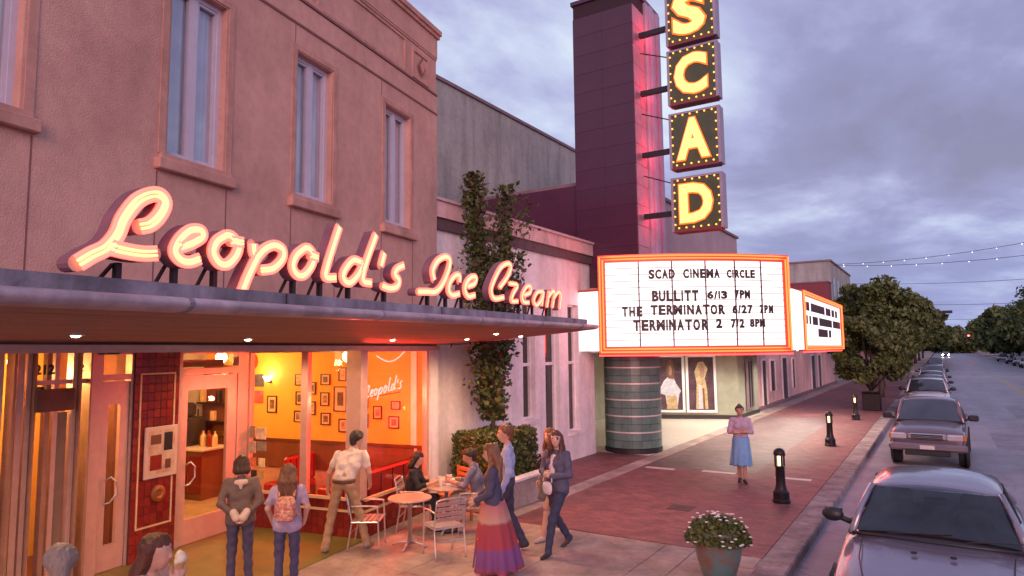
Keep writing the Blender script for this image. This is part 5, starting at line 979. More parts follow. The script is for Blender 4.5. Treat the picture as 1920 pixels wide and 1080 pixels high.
o = tag(MB().cbox(-.16, .16, -.012, 0, 0, .22, .004).build('striped_bag', mat('bag_cloth', (.62, .62, .72), .7, 0, .3, 18), None, loc=(-7.83, 7.58, .60), rz=R_(-58)), 'pale striped bag hung over the chair back by the man in khaki', 'bag'); MB().tube([(-.1, -.01, .2), (-.08, -.0, .27), (.08, -.0, .27), (.1, -.01, .2)], .008, 6).build('handle', m_pale, o)
for k, (x, y, lab) in enumerate(((-7.18, 8.98, 'white paper cup nearer the woman in black'), (-7.02, 9.10, 'white paper cup nearer the seated man'))):
    o = thing('paper_cup', lab, 'cup', (x, y, .748), 0, 'cups on the occupied table'); MB().lathe([(.03, 0), (.042, .09), (.044, .095), (.038, .09), (.027, .006)], n=14).build('cup', mat('white_paper', (.75, .70, .66), .6, 0, .03), o); MB().ball((0, 0, .095), (.036, .036, .03), 10, 6).build('ice_cream', mat('vanilla', (.8, .68, .5), .5, 0, .05), o)
t = thing('napkin_holder', 'white napkin stand in the middle of the occupied table', 'napkins', (-7.12, 9.12, .748), R_(30)); MB().cbox(-.06, .06, -.035, .035, 0, .12, .006).build('holder', m_calu, t); MB().box(-.05, .05, -.02, .02, .02, .17).build('napkins', MATS['white_paper'], t)

# ------------------------------------------------------------------ planting
m_leaf = [mat('leaf_%d' % i, c, .55, 0, .25, 3, spec=.3) for i, c in enumerate(((.100, .128, .040), (.074, .096, .028), (.140, .160, .056)))]
m_bark = mat('bark', (.075, .055, .045), .85, 0, .3, 9, .4, 40)
m_hleaf = [mat('hedge_leaf_%d' % i, c, .5, 0, .2, 3) for i, c in enumerate(((.085, .105, .025), (.055, .075, .018), (.12, .13, .035)))]
def leaves(name, mats, pts, size, parent, rng=RNG, flat=.0, aspect=.55):
    n = len(pts); P = np.asarray(pts, float); a = rng.normal(size=(n, 3)); a /= np.linalg.norm(a, axis=1)[:, None]; u = rng.normal(size=(n, 3)); u[:, 2] *= (1 - flat)
    b = np.cross(a, u); b /= np.linalg.norm(b, axis=1)[:, None] + 1e-9; s = size * rng.uniform(.45, 1.55, (n, 1))
    v = np.stack([P - a * s, P + b * s * aspect, P + a * s, P - b * s * aspect], 1).reshape(-1, 3)
    me = bpy.data.meshes.new(name); me.vertices.add(4 * n); me.vertices.foreach_set('co', v.ravel().astype(np.float32)); me.loops.add(4 * n); me.loops.foreach_set('vertex_index', np.arange(4 * n, dtype=np.int32))
    me.polygons.add(n); me.polygons.foreach_set('loop_start', np.arange(0, 4 * n, 4, dtype=np.int32)); me.polygons.foreach_set('loop_total', np.full(n, 4, np.int32))
    for m in mats: me.materials.append(m)
    me.polygons.foreach_set('material_index', rng.integers(0, len(mats), n).astype(np.int32)); me.update(); me.validate(); return link(name, me, parent)
def street_tree(label, loc, h, r, n, trunk_h=2.0, size=.13, group='street trees along the near kerb', seed=1, mats=None, name='street_tree'):
    rg = np.random.default_rng(seed); t = thing(name, label, 'tree', loc, 0, group)
    b = MB(); b.tube([(0, 0, -.05), (.03, .02, .6), (-.02, .03, trunk_h), (.02, 0, trunk_h + .6)], [.17 * h / 6, .13 * h / 6, .11 * h / 6, .09 * h / 6], 10)
    cz = trunk_h + (h - trunk_h) * .5; rz_ = (h - trunk_h) * .52
    cl = []
    for i in range(46):
        a, zz_ = rg.uniform(0, 2 * math.pi), rg.uniform(-.85, .95); rr = r * math.sqrt(max(.05, 1 - zz_ * zz_ * .85)) * rg.uniform(.3, 1.0); c = (rr * math.cos(a), rr * math.sin(a), cz + zz_ * rz_ * .86); cl.append((c, rg.uniform(.13, .36) * r))
    for (c, _) in cl[:20]: b.tube([(0, 0, trunk_h * .9), (c[0] * .5, c[1] * .5, (trunk_h + c[2]) * .5 + .1), c], [.06 * h / 6, .04 * h / 6, .015], 6)
    b.build('trunk', m_bark, t, smooth=True)
    pts = []
    for (c, q) in cl:
        k = int(n / len(cl)); d = rg.normal(size=(k, 3)); d /= np.linalg.norm(d, axis=1)[:, None]; d *= q * rg.uniform(.25, 1.05, (k, 1)) ** .55; d[:, 2] *= .72; pts.append(d + c)
    leaves('crown', mats or m_leaf, np.concatenate(pts), size, t, rg); return t
street_tree('dense round street tree in a dark tub, nearest to the cinema', (-2.85, 36.0, 0), 4.5, 1.85, 14000, 1.0, .10, seed=3)
street_tree('taller street tree rising behind the one in the tub', (-3.1, 45.5, 0), 7.0, 2.5, 13000, 1.8, .14, seed=4)
for i, (y, h, r) in enumerate(((56, 7.4, 2.5), (67, 7.8, 2.7), (99, 9.5, 4.0), (115, 10, 4.5), (135, 10, 5), (160, 10, 5.5), (195, 11, 6))):
    street_tree(('third street tree up the near kerb', 'fourth street tree up the near kerb, last before the crossing', 'first street tree past the crossing on the near side', 'second street tree past the crossing on the near side', 'third street tree past the crossing on the near side', 'fourth street tree past the crossing on the near side', 'last street tree of the near row, where the road fades')[i], (-3.7, y, 0), h, r, 6500, 2.2, .19 + .0012 * y, seed=10 + i)
for i, (x, y, h, r) in enumerate(((15.5, 100, 11.5, 5.5), (15.5, 118, 13, 6), (15.5, 138, 13, 6.5), (15.5, 162, 12.5, 6.5), (15.5, 195, 12, 6.5), (15.5, 240, 12, 7), (16, 86, 10, 4.6), (8, 330, 7, 9), (-6, 340, 9, 9), (17, 290, 13, 9), (-9, 270, 12, 8), (24, 380, 15, 14), (0, 460, 10, 22), (44, 420, 13, 20), (-30, 420, 14, 20))):
    street_tree(('second tree of the far kerb row', 'third tree of the far kerb row', 'fourth tree of the far kerb row', 'fifth tree of the far kerb row', 'sixth tree of the far kerb row', 'last tree of the far kerb row, above the red signals', 'nearest tree of the far kerb row', 'broad hazy tree closing the end of the street', 'tree closing the street end beside the broad one', 'deep tree rising past the last of the far row', 'deep tree past the last of the near row', 'large distant tree right of the street end', 'most distant tree, a low dark dome over the road', 'low distant tree mass beyond the far kerb', 'low distant tree mass beyond the near kerb')[i], (x, y, 0), h, r, 5000 if y < 200 else 7000, 2.2 if y < 150 else .9, .28 if y < 150 else .0036 * y, 'street trees along the far kerb', 30 + i)
t = thing('tree_tub', 'dark square tub at the foot of the nearest street tree', 'planter', (-2.85, 36.0, 0)); MB().cbox(-.38, .38, -.38, .38, 0, .8, .03).build('tub', m_boll, t); MB().cbox(-.41, .41, -.41, .41, .8, .85, .02).build('rim', m_boll, t)
# slender trained tree on the white wall
t = thing('columnar_tree', 'slender climbing tree trained up the white wall above the hedge', 'tree', (-8.05, 11.85, 0)); rg = np.random.default_rng(5)
b = MB(); b.tube([(.1, -.05, .3), (.05, -.1, 1.5), (0, -.3, 3), (-.05, -.75, 6.6)], [.05, .045, .035, .012], 8); b.tube([(.05, -.1, 1.5), (0, .1, 3.4), (0, .5, 6.4)], [.035, .025, .01], 6); b.tube([(.05, -.1, 1.6), (0, .5, 3.2), (0, 1.1, 5.2)], [.03, .02, .008], 6); b.build('trunk', m_bark, t, smooth=True)
pts = []
for k in range(9500):
    z = rg.uniform(1.55, 5.2) if rg.random() < .78 else rg.uniform(5.0, 6.7)
    if z < 5.0: c = -.08; hw = .50 * min(1, ((z - 1.4) / 1.5) ** .6) + .18 * (z > 3); y = c + rg.normal() * hw * .55 + (.06 * math.sin(z * 5))
    else: y = (-.5 - (z - 5) * .16 if rg.random() < .62 else .42 + (z - 5) * .06) + rg.normal() * .11 * (1 - (z - 5) / 2.6)
    if rg.random() < .07 and z > 3.4: y = .55 + (z - 3.2) * .27 + rg.normal() * .12
    pts.append((rg.normal() * .13, y, z))
leaves('crown', [m_leaf[0], m_leaf[1], mat('brown_leaf', (.10, .06, .035), .6, 0, .2)], pts, .058, t, rg)
# hedge in its concrete planter
t = thing('concrete_planter', 'low pale concrete planter under the hedge beside the shop', 'planter', (-7.6, 11.55, 0)); b = MB(); b.cbox(.53, .67, -1.2, .95, 0, .50, .015); b.cbox(-.95, .53, .81, .95, 0, .50, .015); b.cbox(-.95, .53, -1.2, -1.06, 0, .50, .015); b.build('wall', m_conc, t); b = MB(); b.cbox(.49, .70, -1.24, .98, .50, .56, .01); b.cbox(-.95, .49, .80, .98, .50, .56, .01); b.cbox(-.95, .49, -1.24, -1.05, .50, .56, .01); b.build('coping', m_pale_w, t); MB().box(-.95, .53, -1.06, .81, 0, .44).build('soil', mat('soil', (.05, .035, .03), .95, 0, .3, 20), t)
t = thing('clipped_hedge', 'clipped box hedge growing in the concrete planter', 'hedge', (-7.75, 11.55, .44)); MB().cbox(-.48, .42, -.84, .76, .02, .86, .08).build('branches', mat('hedge_core', (.03, .036, .012), .9, 0, .3, 8), t); pts = []
for k in range(9000):
    f = rg.integers(0, 5); u, v = rg.uniform(-1, 1, 2); w = rg.normal() * .02 + .03 * math.sin(7 * u + 5 * v)
    pts.append({0: (.45 + w, u * .84 - .04, .47 + v * .45), 1: (-.5 + w, u * .84 - .04, .47 + v * .45), 2: (u * .46, .79 + w, .47 + v * .45), 3: (u * .46, -.87 + w, .47 + v * .45), 4: (u * .46, v * .84 - .04, .92 + w)}[int(f)])
leaves('foliage', m_hleaf, pts, .036, t, rg)
t = thing('flowering_shrub', 'low purple-flowered clump at the planter end', 'plant', (-7.2, 12.35, .44)); pts = [(rg.normal() * .12, rg.normal() * .12, .1 + abs(rg.normal()) * .12) for k in range(500)]; leaves('foliage', [mat('plum_leaf', (.08, .02, .045), .6, 0, .2), m_hleaf[1]], pts, .035, t, rg)
# glazed pot with white flowers
t = thing('flower_pot', 'blue-green glazed pot of white flowers at the planting bed', 'flower pot', (-2.62, 9.1, -.03))
m_glz = mat('pot_glaze', (.10, .19, .20), .22, 0, .3, 2.5, col2=(.20, .085, .05), contrast=(.38, .55), coat=.5)
b = MB(); b.lathe([(.17, 0), (.20, .02), (.28, .28), (.32, .50), (.315, .58), (.34, .60), (.34, .65), (.31, .66), (.29, .60), (.02, .59)], n=28); auto_smooth(b.build('pot', m_glz, t), 40); MB().lathe([(.29, .595), (.01, .605)], n=16).build('soil', MATS['soil'], t)
pts = []; fl = []
for k in range(2600):
    a = rg.uniform(0, 2 * math.pi); rr = .42 * math.sqrt(rg.random()); h = .62 + .18 * math.sqrt(max(0, 1 - (rr / .44) ** 2)) * rg.uniform(.35, 1) - (.14 * max(0, rr - .28) / .14); pts.append((rr * math.cos(a), rr * math.sin(a), h))
leaves('foliage', m_hleaf, pts, .032, t, rg)
m_fl = mat('white_petal', (.78, .72, .70), .6, 0, .05)
for k in range(58):
    a = rg.uniform(0, 2 * math.pi); rr = .46 * math.sqrt(rg.random()); h = .65 + .20 * math.sqrt(max(0, 1 - (rr / .47) ** 2)) - (.16 * max(0, rr - .3) / .14); c = (rr * math.cos(a), rr * math.sin(a), h); b = MB()
    for q in range(5): an = 2 * math.pi * q / 5 + k; b.ball((c[0] + .013 * math.cos(an), c[1] + .013 * math.sin(an), c[2]), (.011, .011, .006), 6, 4)
    b.build('flower', m_fl, t)
# ------------------------------------------------------------------ overhead: cables, string of bulbs, signals
m_cab = mat('cable', (.03, .03, .035), .7, 0, 0); m_fairy = emat('fairy_bulb', (.95, .9, 1.0), 1.6)
def cable(label, a, c, sag, n=24, r=.02, bulbs=0, name='overhead_cable'):
    A, C_ = Vector(a), Vector(c); pt = lambda t: A.lerp(C_, t) - Vector((0, 0, sag * 4 * t * (1 - t))); b = MB(); b.tube([pt(i / n) for i in range(n + 1)], r, 5)
    if not bulbs: return tag(b.build(name, m_cab), label, 'cable', 'overhead cables across the street')
    t = thing(name, label, 'string lights', (0, 0, 0)); b.build('cable', m_cab, t); bm_ = MB().ball((0, 0, 0), .038, 6, 4).mesh('bulb', m_fairy)
    for i in range(bulbs): p = pt((i + .5) / bulbs); link('bulb', bm_, t, p - Vector((0, 0, .07)))
    return t
cable('upper sagging string of small bulbs strung across the street', (-7.6, 66, 10.4), (16, 62, 12.6), .9, bulbs=15, name='string_lights')
cable('lower string of small bulbs strung across the street', (-7.6, 65, 10.2), (16, 64, 11.0), .8, bulbs=13, name='string_lights')
cable('single dark cable just below the strings of bulbs', (-7.6, 78, 9.6), (16, 76, 9.4), .5); cable('thin cable low above the crossing', (-4, 84, 7.6), (14, 84, 7.5), .35); cable('thinnest cable over the far side of the crossing', (-4, 93, 6.3), (14, 93, 6.2), .3)
m_sig = emat('signal_red', (1, .02, .03), 26)
for (x, y, z, lab) in ((2.1, 176, 4.7, 'red traffic signal hung over the near lane far down the street'), (5.4, 176, 4.75, 'red traffic signal hung over the oncoming lane far down the street')):
    t = thing('traffic_signal', lab, 'traffic light', (x, y, z), 0, 'signals over the far junction'); MB().cbox(-.2, .2, -.12, .12, -.55, .55, .03).build('housing', m_dark, t); MB().ball((0, -.13, .34), (.2, .08, .2), 12, 8).build('red_lens', m_sig, t)
    for zz_ in (0, -.34): MB().ball((0, -.13, zz_), (.14, .04, .14), 10, 6).build('dark_lens', m_dark, t)
    MB().tube([(0, 0, .55), (0, 0, 1.3)], .03, 6).build('hanger', m_dark, t)
cable('span wire carrying the two red signals', (-4, 176, 6.05), (14, 176, 6.05), .0, r=.04)
for (x, y, z, lab) in ((.9, 88, 6.7, 'dark signal box hung over the crossing above the road'), (8.8, 92, 6.0, 'small dark street sign hung over the far lane')): tag(MB().cbox(-.5, .5, -.05, .05, -.16, .16, .03).build('hanging_sign', m_dark, None, loc=(x, y, z)), lab, 'sign')
for i, (x, y) in enumerate(((12.2, 96), (12.2, 128), (12.2, 165))):
    t = thing('street_lamp', ('nearest slim lamp post on the far kerb', 'middle slim lamp post on the far kerb', 'farthest slim lamp post on the far kerb')[i], 'lamp post', (x, y, 0), 0, 'lamp posts on the far kerb'); MB().tube([(0, 0, 0), (0, 0, 5)], [.09, .05], 8).build('post', m_dark, t); MB().tube([(0, 0, 5), (-.5, 0, 5.4), (-1.1, 0, 5.4)], .035, 6).build('arm', m_dark, t); MB().cbox(-1.5, -1.0, -.12, .12, 5.32, 5.44, .03).build('lantern', m_alu, t)
# ------------------------------------------------------------------ people: one skin per body, grown from tapered limbs blended together
def surfnet(D, org, h):
    s = D < 0; nx, ny, nz = D.shape
    c8 = [(i, j, k) for i in (0, 1) for j in (0, 1) for k in (0, 1)]
    sl = lambda A, o: A[o[0]:nx - 1 + o[0], o[1]:ny - 1 + o[1], o[2]:nz - 1 + o[2]]
    cnt = sum(sl(s, o).astype(np.int8) for o in c8); mask = (cnt > 0) & (cnt < 8); idx = np.full(mask.shape, -1, np.int32); cells = np.argwhere(mask); idx[mask] = np.arange(len(cells))
    acc = np.zeros((len(cells), 3)); num = np.zeros(len(cells))
    vals = {o: sl(D, o)[mask] for o in c8}
    for o in c8:
        for ax in range(3):
            if o[ax]: continue
            p = list(o); p[ax] = 1; a, b = vals[o], vals[tuple(p)]; cr = (a < 0) != (b < 0); t = np.where(cr, a / np.where(cr, a - b, 1), 0)
            q = np.array(o, float)[None].repeat(len(cells), 0); q[:, ax] = t; acc[cr] += q[cr]; num[cr] += 1
    V = (cells + acc / num[:, None]) * h + org; F = []
    for ax in range(3):
        a = [slice(None)] * 3; b = [slice(None)] * 3; a[ax] = slice(0, -1); b[ax] = slice(1, None)
        A, B_ = s[tuple(a)], s[tuple(b)]; e = np.argwhere(A != B_); u, v = (ax + 1) % 3, (ax + 2) % 3
        ok = (e[:, u] > 0) & (e[:, v] > 0) & (e[:, u] < D.shape[u] - 1) & (e[:, v] < D.shape[v] - 1); e = e[ok]; flip = A[tuple(e.T)]
        def g(du, dv): q = e.copy(); q[:, u] -= du; q[:, v] -= dv; return idx[tuple(q.T)]
        f = np.stack([g(1, 1), g(0, 1), g(0, 0), g(1, 0)], 1); f[~flip] = f[~flip][:, ::-1]; F.append(f)
    F = np.concatenate(F); F = F[(F >= 0).all(1)]
    return V, F, cells
def blend_mesh(name, prims, mats, parent, h=.0095, folds=(), amp=.004, ph=0.0, strands=False):
    "prims: (a, b, ra, rb, material, blend)"
    A = np.array([p[0] for p in prims]); B_ = np.array([p[1] for p in prims]); rm = max(max(p[2], p[3]) for p in prims)
    lo = np.minimum(A, B_).min(0) - rm - 3 * h; hi = np.maximum(A, B_).max(0) + rm + 3 * h; n = np.ceil((hi - lo) / h).astype(int) + 1
    D = np.full(n, 1.0, np.float32); best = np.full(n, 9.0, np.float32); M = np.zeros(n, np.int8)
    for a, b, ra, rb, m, k in prims:
        a, b = np.array(a, float), np.array(b, float); R0 = max(ra, rb) + k + 2.5 * h
        i0 = np.maximum(((np.minimum(a, b) - R0 - lo) / h).astype(int), 0); i1 = np.minimum(((np.maximum(a, b) + R0 - lo) / h).astype(int) + 2, n); S_ = tuple(slice(x, y) for x, y in zip(i0, i1))
        X, Y, Z = np.meshgrid(*[lo[q] + h * np.arange(i0[q], i1[q]) for q in range(3)], indexing='ij', sparse=True); ba = b - a; L = ba @ ba + 1e-12
        t = np.clip(((X - a[0]) * ba[0] + (Y - a[1]) * ba[1] + (Z - a[2]) * ba[2]) / L, 0, 1); d = np.sqrt((X - a[0] - t * ba[0]) ** 2 + (Y - a[1] - t * ba[1]) ** 2 + (Z - a[2] - t * ba[2]) ** 2) - (ra + (rb - ra) * t)
        d = d.astype(np.float32); o = D[S_]; w = np.clip(.5 + .5 * (o - d) / k, 0, 1); D[S_] = o * (1 - w) + d * w - k * w * (1 - w); q = best[S_]; c = d < q; q[c] = d[c]; M[S_][c] = m
    if folds:
        X, Y, Z = np.meshgrid(*[lo[q] + h * np.arange(n[q]) for q in range(3)], indexing='ij', sparse=True)
        w = np.sin(31 * Z + 14 * X + 9 * Y + ph) * np.sin(19 * X - 23 * Y + 11 * Z + 1.3 * ph) + .6 * np.sin(47 * Z - 21 * X + 17 * Y + 2 * ph)
        if strands: w = np.sin(250 * X + 60 * Y + 7 * np.sin(15 * Z + 5 * Y)) * np.cos(230 * Y + 6 * np.sin(12 * Z + 7 * X)) + .7 * np.sin(95 * X - 80 * Y + 9 * np.sin(9 * Z) + ph)
        D += (np.isin(M, folds) * amp * w * np.exp(-(D / .03) ** 2)).astype(np.float32)
    V, F, cells = surfnet(D, lo, h); me = bpy.data.meshes.new(name); me.vertices.add(len(V)); me.vertices.foreach_set('co', V.astype(np.float32).ravel()); me.loops.add(4 * len(F)); me.loops.foreach_set('vertex_index', F.astype(np.int32).ravel()); me.polygons.add(len(F))
    me.polygons.foreach_set('loop_start', np.arange(0, 4 * len(F), 4, dtype=np.int32)); me.polygons.foreach_set('loop_total', np.full(len(F), 4, np.int32))
    for m in mats: me.materials.append(m)
    ci = cells[F[:, 0]]; me.polygons.foreach_set('material_index', M[tuple(ci.T)].astype(np.int32)); me.polygons.foreach_set('use_smooth', np.ones(len(F), bool)); me.update(); return link(name, me, parent)
def un(v): v = np.array(v, float); return v / (np.linalg.norm(v) + 1e-9)
m_eye = mat('eye', (.03, .015, .012), .3, 0, 0); m_lip = mat('lip', (.42, .12, .11), .5, 0, .05)
SK = [mat('skin_%d' % i, c, .5, 0, .06, 9) for i, c in enumerate(((.56, .31, .23), (.48, .25, .18), (.60, .36, .28)))]
J0 = dict(pel=(0, 0, .93), ches=(0, .0, 1.22), neck=(0, -.012, 1.425), head=(0, .02, 1.585), hipL=(-.092, 0, .90), hipR=(.092, 0, .90), kneL=(-.10, .02, .49), kneR=(.10, .02, .49), ankL=(-.10, -.02, .085), ankR=(.10, -.02, .085),
          shL=(-.175, -.012, 1.375), shR=(.175, -.012, 1.375), elL=(-.235, -.035, 1.10), elR=(.235, -.035, 1.10), wrL=(-.245, .06, .865), wrR=(.245, .06, .865))
def person(label, loc, rz, H=1.7, J=None, top=(.3, .3, .3), bot=(.1, .1, .2), shoe=(.05, .04, .04), skin=0, hairc=(.05, .03, .02), hair='short', sleeve=1.0, legskin=0.0, face=0.0, nod=0.0, fem=True, loose=0.0, hands=None, nolegs=False, group='people outside the shop', extra=None, h=.0095, tail=None, vneck=None, bulk=1.0):
    t = thing('person', label, 'person', loc, rz, group); j = {k: np.array(v, float) for k, v in {**J0, **(J or {})}.items()}; S = H / 1.7
    k0 = len(bpy.data.materials)
    mats = [SK[skin], mat('cloth_top_%d' % k0, top, .8, 0, .14, 14, .15, 160), mat('cloth_bottom_%d' % k0, bot, .8, 0, .16, 16, .15, 160), mat('shoe_%d' % k0, shoe, .5, 0, .1), m_eye, m_lip]
    if vneck: mats.append(mat('cloth_under_%d' % k0, vneck, .8, 0, .08, 14))
    P = []; 
    def add(a, b, ra, rb, m, k=.025): P.append((np.array(a) * S, np.array(b) * S, ra * S * bulk if m in (1, 2) else ra * S, rb * S * bulk if m in (1, 2) else rb * S, m, k))
    pel, che, nk, hd = j['pel'], j['ches'], j['neck'], j['head']; sx = un(j['shR'] - j['shL']); hx = un(j['hipR'] - j['hipL'])
    w0 = .072 if fem else .082
    # torso
    for s in (-1, 1):
        add(pel + hx * s * .075 + (0, -.01, 0), pel + hx * s * .055 + (0, 0, .10), .098 if fem else .092, .088, 2 if not loose else (1 if loose > .5 else 2), .05)
        add(pel + hx * s * .058 + (0, 0, .08), che + sx * s * w0 + (0, 0, .02), .088 + loose * .02, .098, 1, .05); add(che + sx * s * w0, nk + sx * s * .095 + (0, .0, -.075), .10, .078, 1, .05)
    if loose > .3:
        for s in (-1, 1): add(pel + hx * s * .075 + (0, 0, -.04), pel + hx * s * .07 + (0, 0, .12), .112, .10, 1, .04)
    if fem:
        fwd = un(np.cross((0, 0, 1), sx))
        for s in (-1, 1): add(che + sx * s * .065 + fwd * .075 + (0, 0, .03), che + sx * s * .06 + fwd * .06 + (0, 0, .08), .055, .045, 1, .04)
    add(nk + (0, 0, -.05), nk + (0, 0, -.01), .075, .058, 1, .03); add(nk + (0, .0, -.03), hd + (0, -.02, -.06), .052, .050, 0, .02)
    if vneck:
        fwd = un(np.cross((0, 0, 1), sx)); add(nk + fwd * .055 + (0, 0, -.09), che + fwd * .085 + (0, 0, -.14), .045, .062, 6, .015)
    # limbs
    for s, q in ((-1, 'L'), (1, 'R')):
        a, e, w = j['sh' + q], j['el' + q], j['wr' + q]
        if sleeve >= 1: add(a, e, .060, .050, 1, .03); add(e, e + (w - e) * .93, .050, .040, 1, .02); add(e + (w - e) * .9, w, .030, .026, 0, .012)
        elif sleeve > .6: add(a, e, .060, .049, 1, .03); add(e, e + (w - e) * .4, .048, .044, 1, .02); add(e + (w - e) * .35, w, .038, .026, 0, .012)
        else: m_ = a + (e - a) * max(.15, sleeve * 1.3); add(a, m_, .056, .055, 1, .03); add(a + (e - a) * .4, e, .045, .040, 0, .015); add(e, w, .040, .026, 0, .015)
        # hand: palm, four fingers of unequal length bent at the knuckle, thumb on the side
        hp = (hands or {}).get(q, {}); d = un(hp.get('dir', w - e)); pn = np.array(hp.get('palm', (-s, .15, 0)), float); pn = un(pn - d * (pn @ d)); lat = un(np.cross(d, pn)) ; cu = hp.get('curl', .5); up = hp.get('thumb', np.array((0, .8, .3))); ts_ = 1.0 if lat @ np.array(up) > 0 else -1.0
        for o in (-.017, .017): add(w + d * .012, w + d * .078 + lat * o, .024, .021, 0, .014)
        for i, (o, L) in enumerate(((.032, .066), (.011, .076), (-.011, .071), (-.031, .056))):
            b0 = w + d * .080 + lat * o * ts_; d1 = un(d * math.cos(cu * .7) + pn * math.sin(cu * .7)); d2 = un(d * math.cos(cu * 1.7) + pn * math.sin(cu * 1.7)); k1 = b0 + d1 * L * .5; add(b0, k1, .0100, .0092, 0, .004); add(k1, k1 + d2 * L * .5, .0092, .008, 0, .004)
        b0 = w + d * .025 + lat * ts_ * .022; d1 = un(d * .7 + lat * ts_ * .75 + pn * .25); k1 = b0 + d1 * .045; add(b0, k1, .014, .0115, 0, .008); add(k1, k1 + un(d * .9 + pn * .4 + lat * ts_ * .1) * .032, .0115, .0095, 0, .005)
        if nolegs: continue
        a, e, w = j['hip' + q], j['kne' + q], j['ank' + q]
        if legskin <= 0: add(a, e, .088 if fem else .084, .062, 2, .035); add(e, w + (0, 0, -.02), .062, .050 if fem else .056, 2, .02)
        else: m_ = a + (e - a) * min(1, legskin); add(a, m_, .092, .082, 2, .03); add(a + (e - a) * .3, e, .070, .050, 0, .02); add(e + (0, -.01, -.08), w, .054, .034, 0, .02)
        ft = un(np.array(hp.get('toe', (s * .18, 1, 0)))); add(w + (0, 0, -.03) - ft * .03, w + ft * .04 + (0, 0, -.045), .040, .038, 3, .015); add(w + ft * .04 + (0, 0, -.05), w + ft * .155 + (0, 0, -.058), .036, .027, 3, .012)
    # head
    f = np.array((math.sin(-face) * math.cos(nod), math.cos(face) * math.cos(nod), -math.sin(nod))); r = un(np.cross(f, (0, 0, 1))); u = np.cross(r, f); G = lambda x, y, z: hd + r * x + f * y + u * z
    add(G(0, -.025, .03), G(0, .022, .036), .080, .076, 0, .02); add(G(0, .0, -.02), G(0, .045, -.078), .066, .036, 0, .03); add(G(0, .05, .0), G(0, .055, -.04), .056, .05, 0, .02)
    add(G(0, .098, .012), G(0, .112, -.022), .008, .014, 0, .008)
    for s in (-1, 1):
        add(G(s * .076, -.008, .012), G(s * .078, -.004, -.022), .013, .010, 0, .006); add(G(s * .032, .087, .012), G(s * .036, .086, .012), .0095, .0095, 4, .002); add(G(s * .022, .094, .033), G(s * .046, .085, .034), .006, .005, 4, .003)
    add(G(-.018, .088, -.052), G(.018, .088, -.052), .0085, .0085, 5, .004)
    if extra: extra(add, j, G)
    blend_mesh('body', P, mats, t, h, (1, 2), .0055, len(label) % 7)
    # hair
    hm = mat('hair_%d' % k0, hairc, .5, 0, .3, 22, .3, 220, stretch=(1, 1, .25)); P = []
    def ha(a, b, ra, rb, k=.02): P.append((a * S, b * S, ra * S, rb * S, 0, k))
    ha(G(0, -.035, .045), G(0, .02, .062), .086, .074); ha(G(0, -.055, .0), G(0, -.05, -.05), .068, .055)
    for s in (-1, 1): ha(G(s * .05, -.03, .03), G(s * .052, .0, .05), .048, .044)
    if hair in ('long', 'bob', 'tail'):
        L = {'long': .34, 'bob': .15, 'tail': .12}[hair]
        for s in (-1, 0, 1):
            ha(G(s * .055, -.045 if s == 0 else -.02, .03), G(s * .075, -.075, -.12) if L > .14 else G(s * .06, -.06, -.08), .052, .055)
            if L > .3: ha(G(s * .075, -.075, -.12), hd + np.array((s * .085, -.10, -L)), .055, .040)
        if hair == 'long':
            for s in (-1, 1): ha(G(s * .068, .03, .03), G(s * .078, .02, -.13), .022, .030); ha(G(s * .078, .02, -.13), hd + np.array((s * .10, .05, -.27)), .030, .022)
    if hair == 'bun': ha(G(0, -.09, .10), G(0, -.10, .11), .042, .042)
    if hair == 'bald': P = []; [ha(G(s * .05, -.045, -.0), G(s * .062, -.01, .0), .040, .026) for s in (-1, 1)]; ha(G(0, -.07, .0), G(0, -.06, -.03), .044, .04)
    blend_mesh('hair', P, [hm], t, .006, (0,), .0030, 1.0, True)
    return t
def skirt(parent, S, z0, z1, r0, r1, mt, off=(0, 0), sway=(0, 0), nf=11, name='skirt'):
    b = MB(); n, m = 56, 16; vs = []
    for i in range(m + 1):
        v = i / m; z = z0 + (z1 - z0) * v; rr = r0 + (r1 - r0) * v ** .8
        for k in range(n): a = 2 * math.pi * k / n; w = 1 + .10 * v * math.sin(nf * a + 1.5 * v) + .05 * v * math.sin(5 * a + 2); vs.append(((rr * w * math.cos(a) + off[0] + sway[0] * v) * S, (rr * .86 * w * math.sin(a) + off[1] + sway[1] * v) * S, (z + .015 * v * math.sin(7 * a)) * S))
    b.add(vs, [(i * n + k, i * n + (k + 1) % n, (i + 1) * n + (k + 1) % n, (i + 1) * n + k) for i in range(m) for k in range(n)]); o = b.build(name, mt, parent, smooth=True)
    md = o.modifiers.new('thick', 'SOLIDIFY'); md.thickness = .006; return o
def stripes(name, stops):
    m = bpy.data.materials.new(name); m.use_nodes = True; tn = m.node_tree; b = tn.nodes['Principled BSDF']; b.inputs['Roughness'].default_value = .8; tcn = tn.nodes.new('ShaderNodeTexCoord'); sp = tn.nodes.new('ShaderNodeSeparateXYZ'); tn.links.new(tcn.outputs['Object'], sp.inputs[0])
    nz = tn.nodes.new('ShaderNodeTexNoise'); nz.inputs['Scale'].default_value = 9; tn.links.new(tcn.outputs['Object'], nz.inputs[0]); ad = tn.nodes.new('ShaderNodeMath'); ad.operation = 'MULTIPLY_ADD'; ad.inputs[1].default_value = .05; tn.links.new(nz.outputs[0], ad.inputs[0]); tn.links.new(sp.outputs[2], ad.inputs[2])
    rp = tn.nodes.new('ShaderNodeValToRGB'); tn.links.new(ad.outputs[0], rp.inputs[0]); e = rp.color_ramp.elements; e[0].position, e[0].color = stops[0][0], (*stops[0][1], 1); e[1].position, e[1].color = stops[-1][0], (*stops[-1][1], 1)
    for p, c in stops[1:-1]: q = e.new(p); q.color = (*c, 1)
    tn.links.new(rp.outputs[0], b.inputs['Base Color']); return m
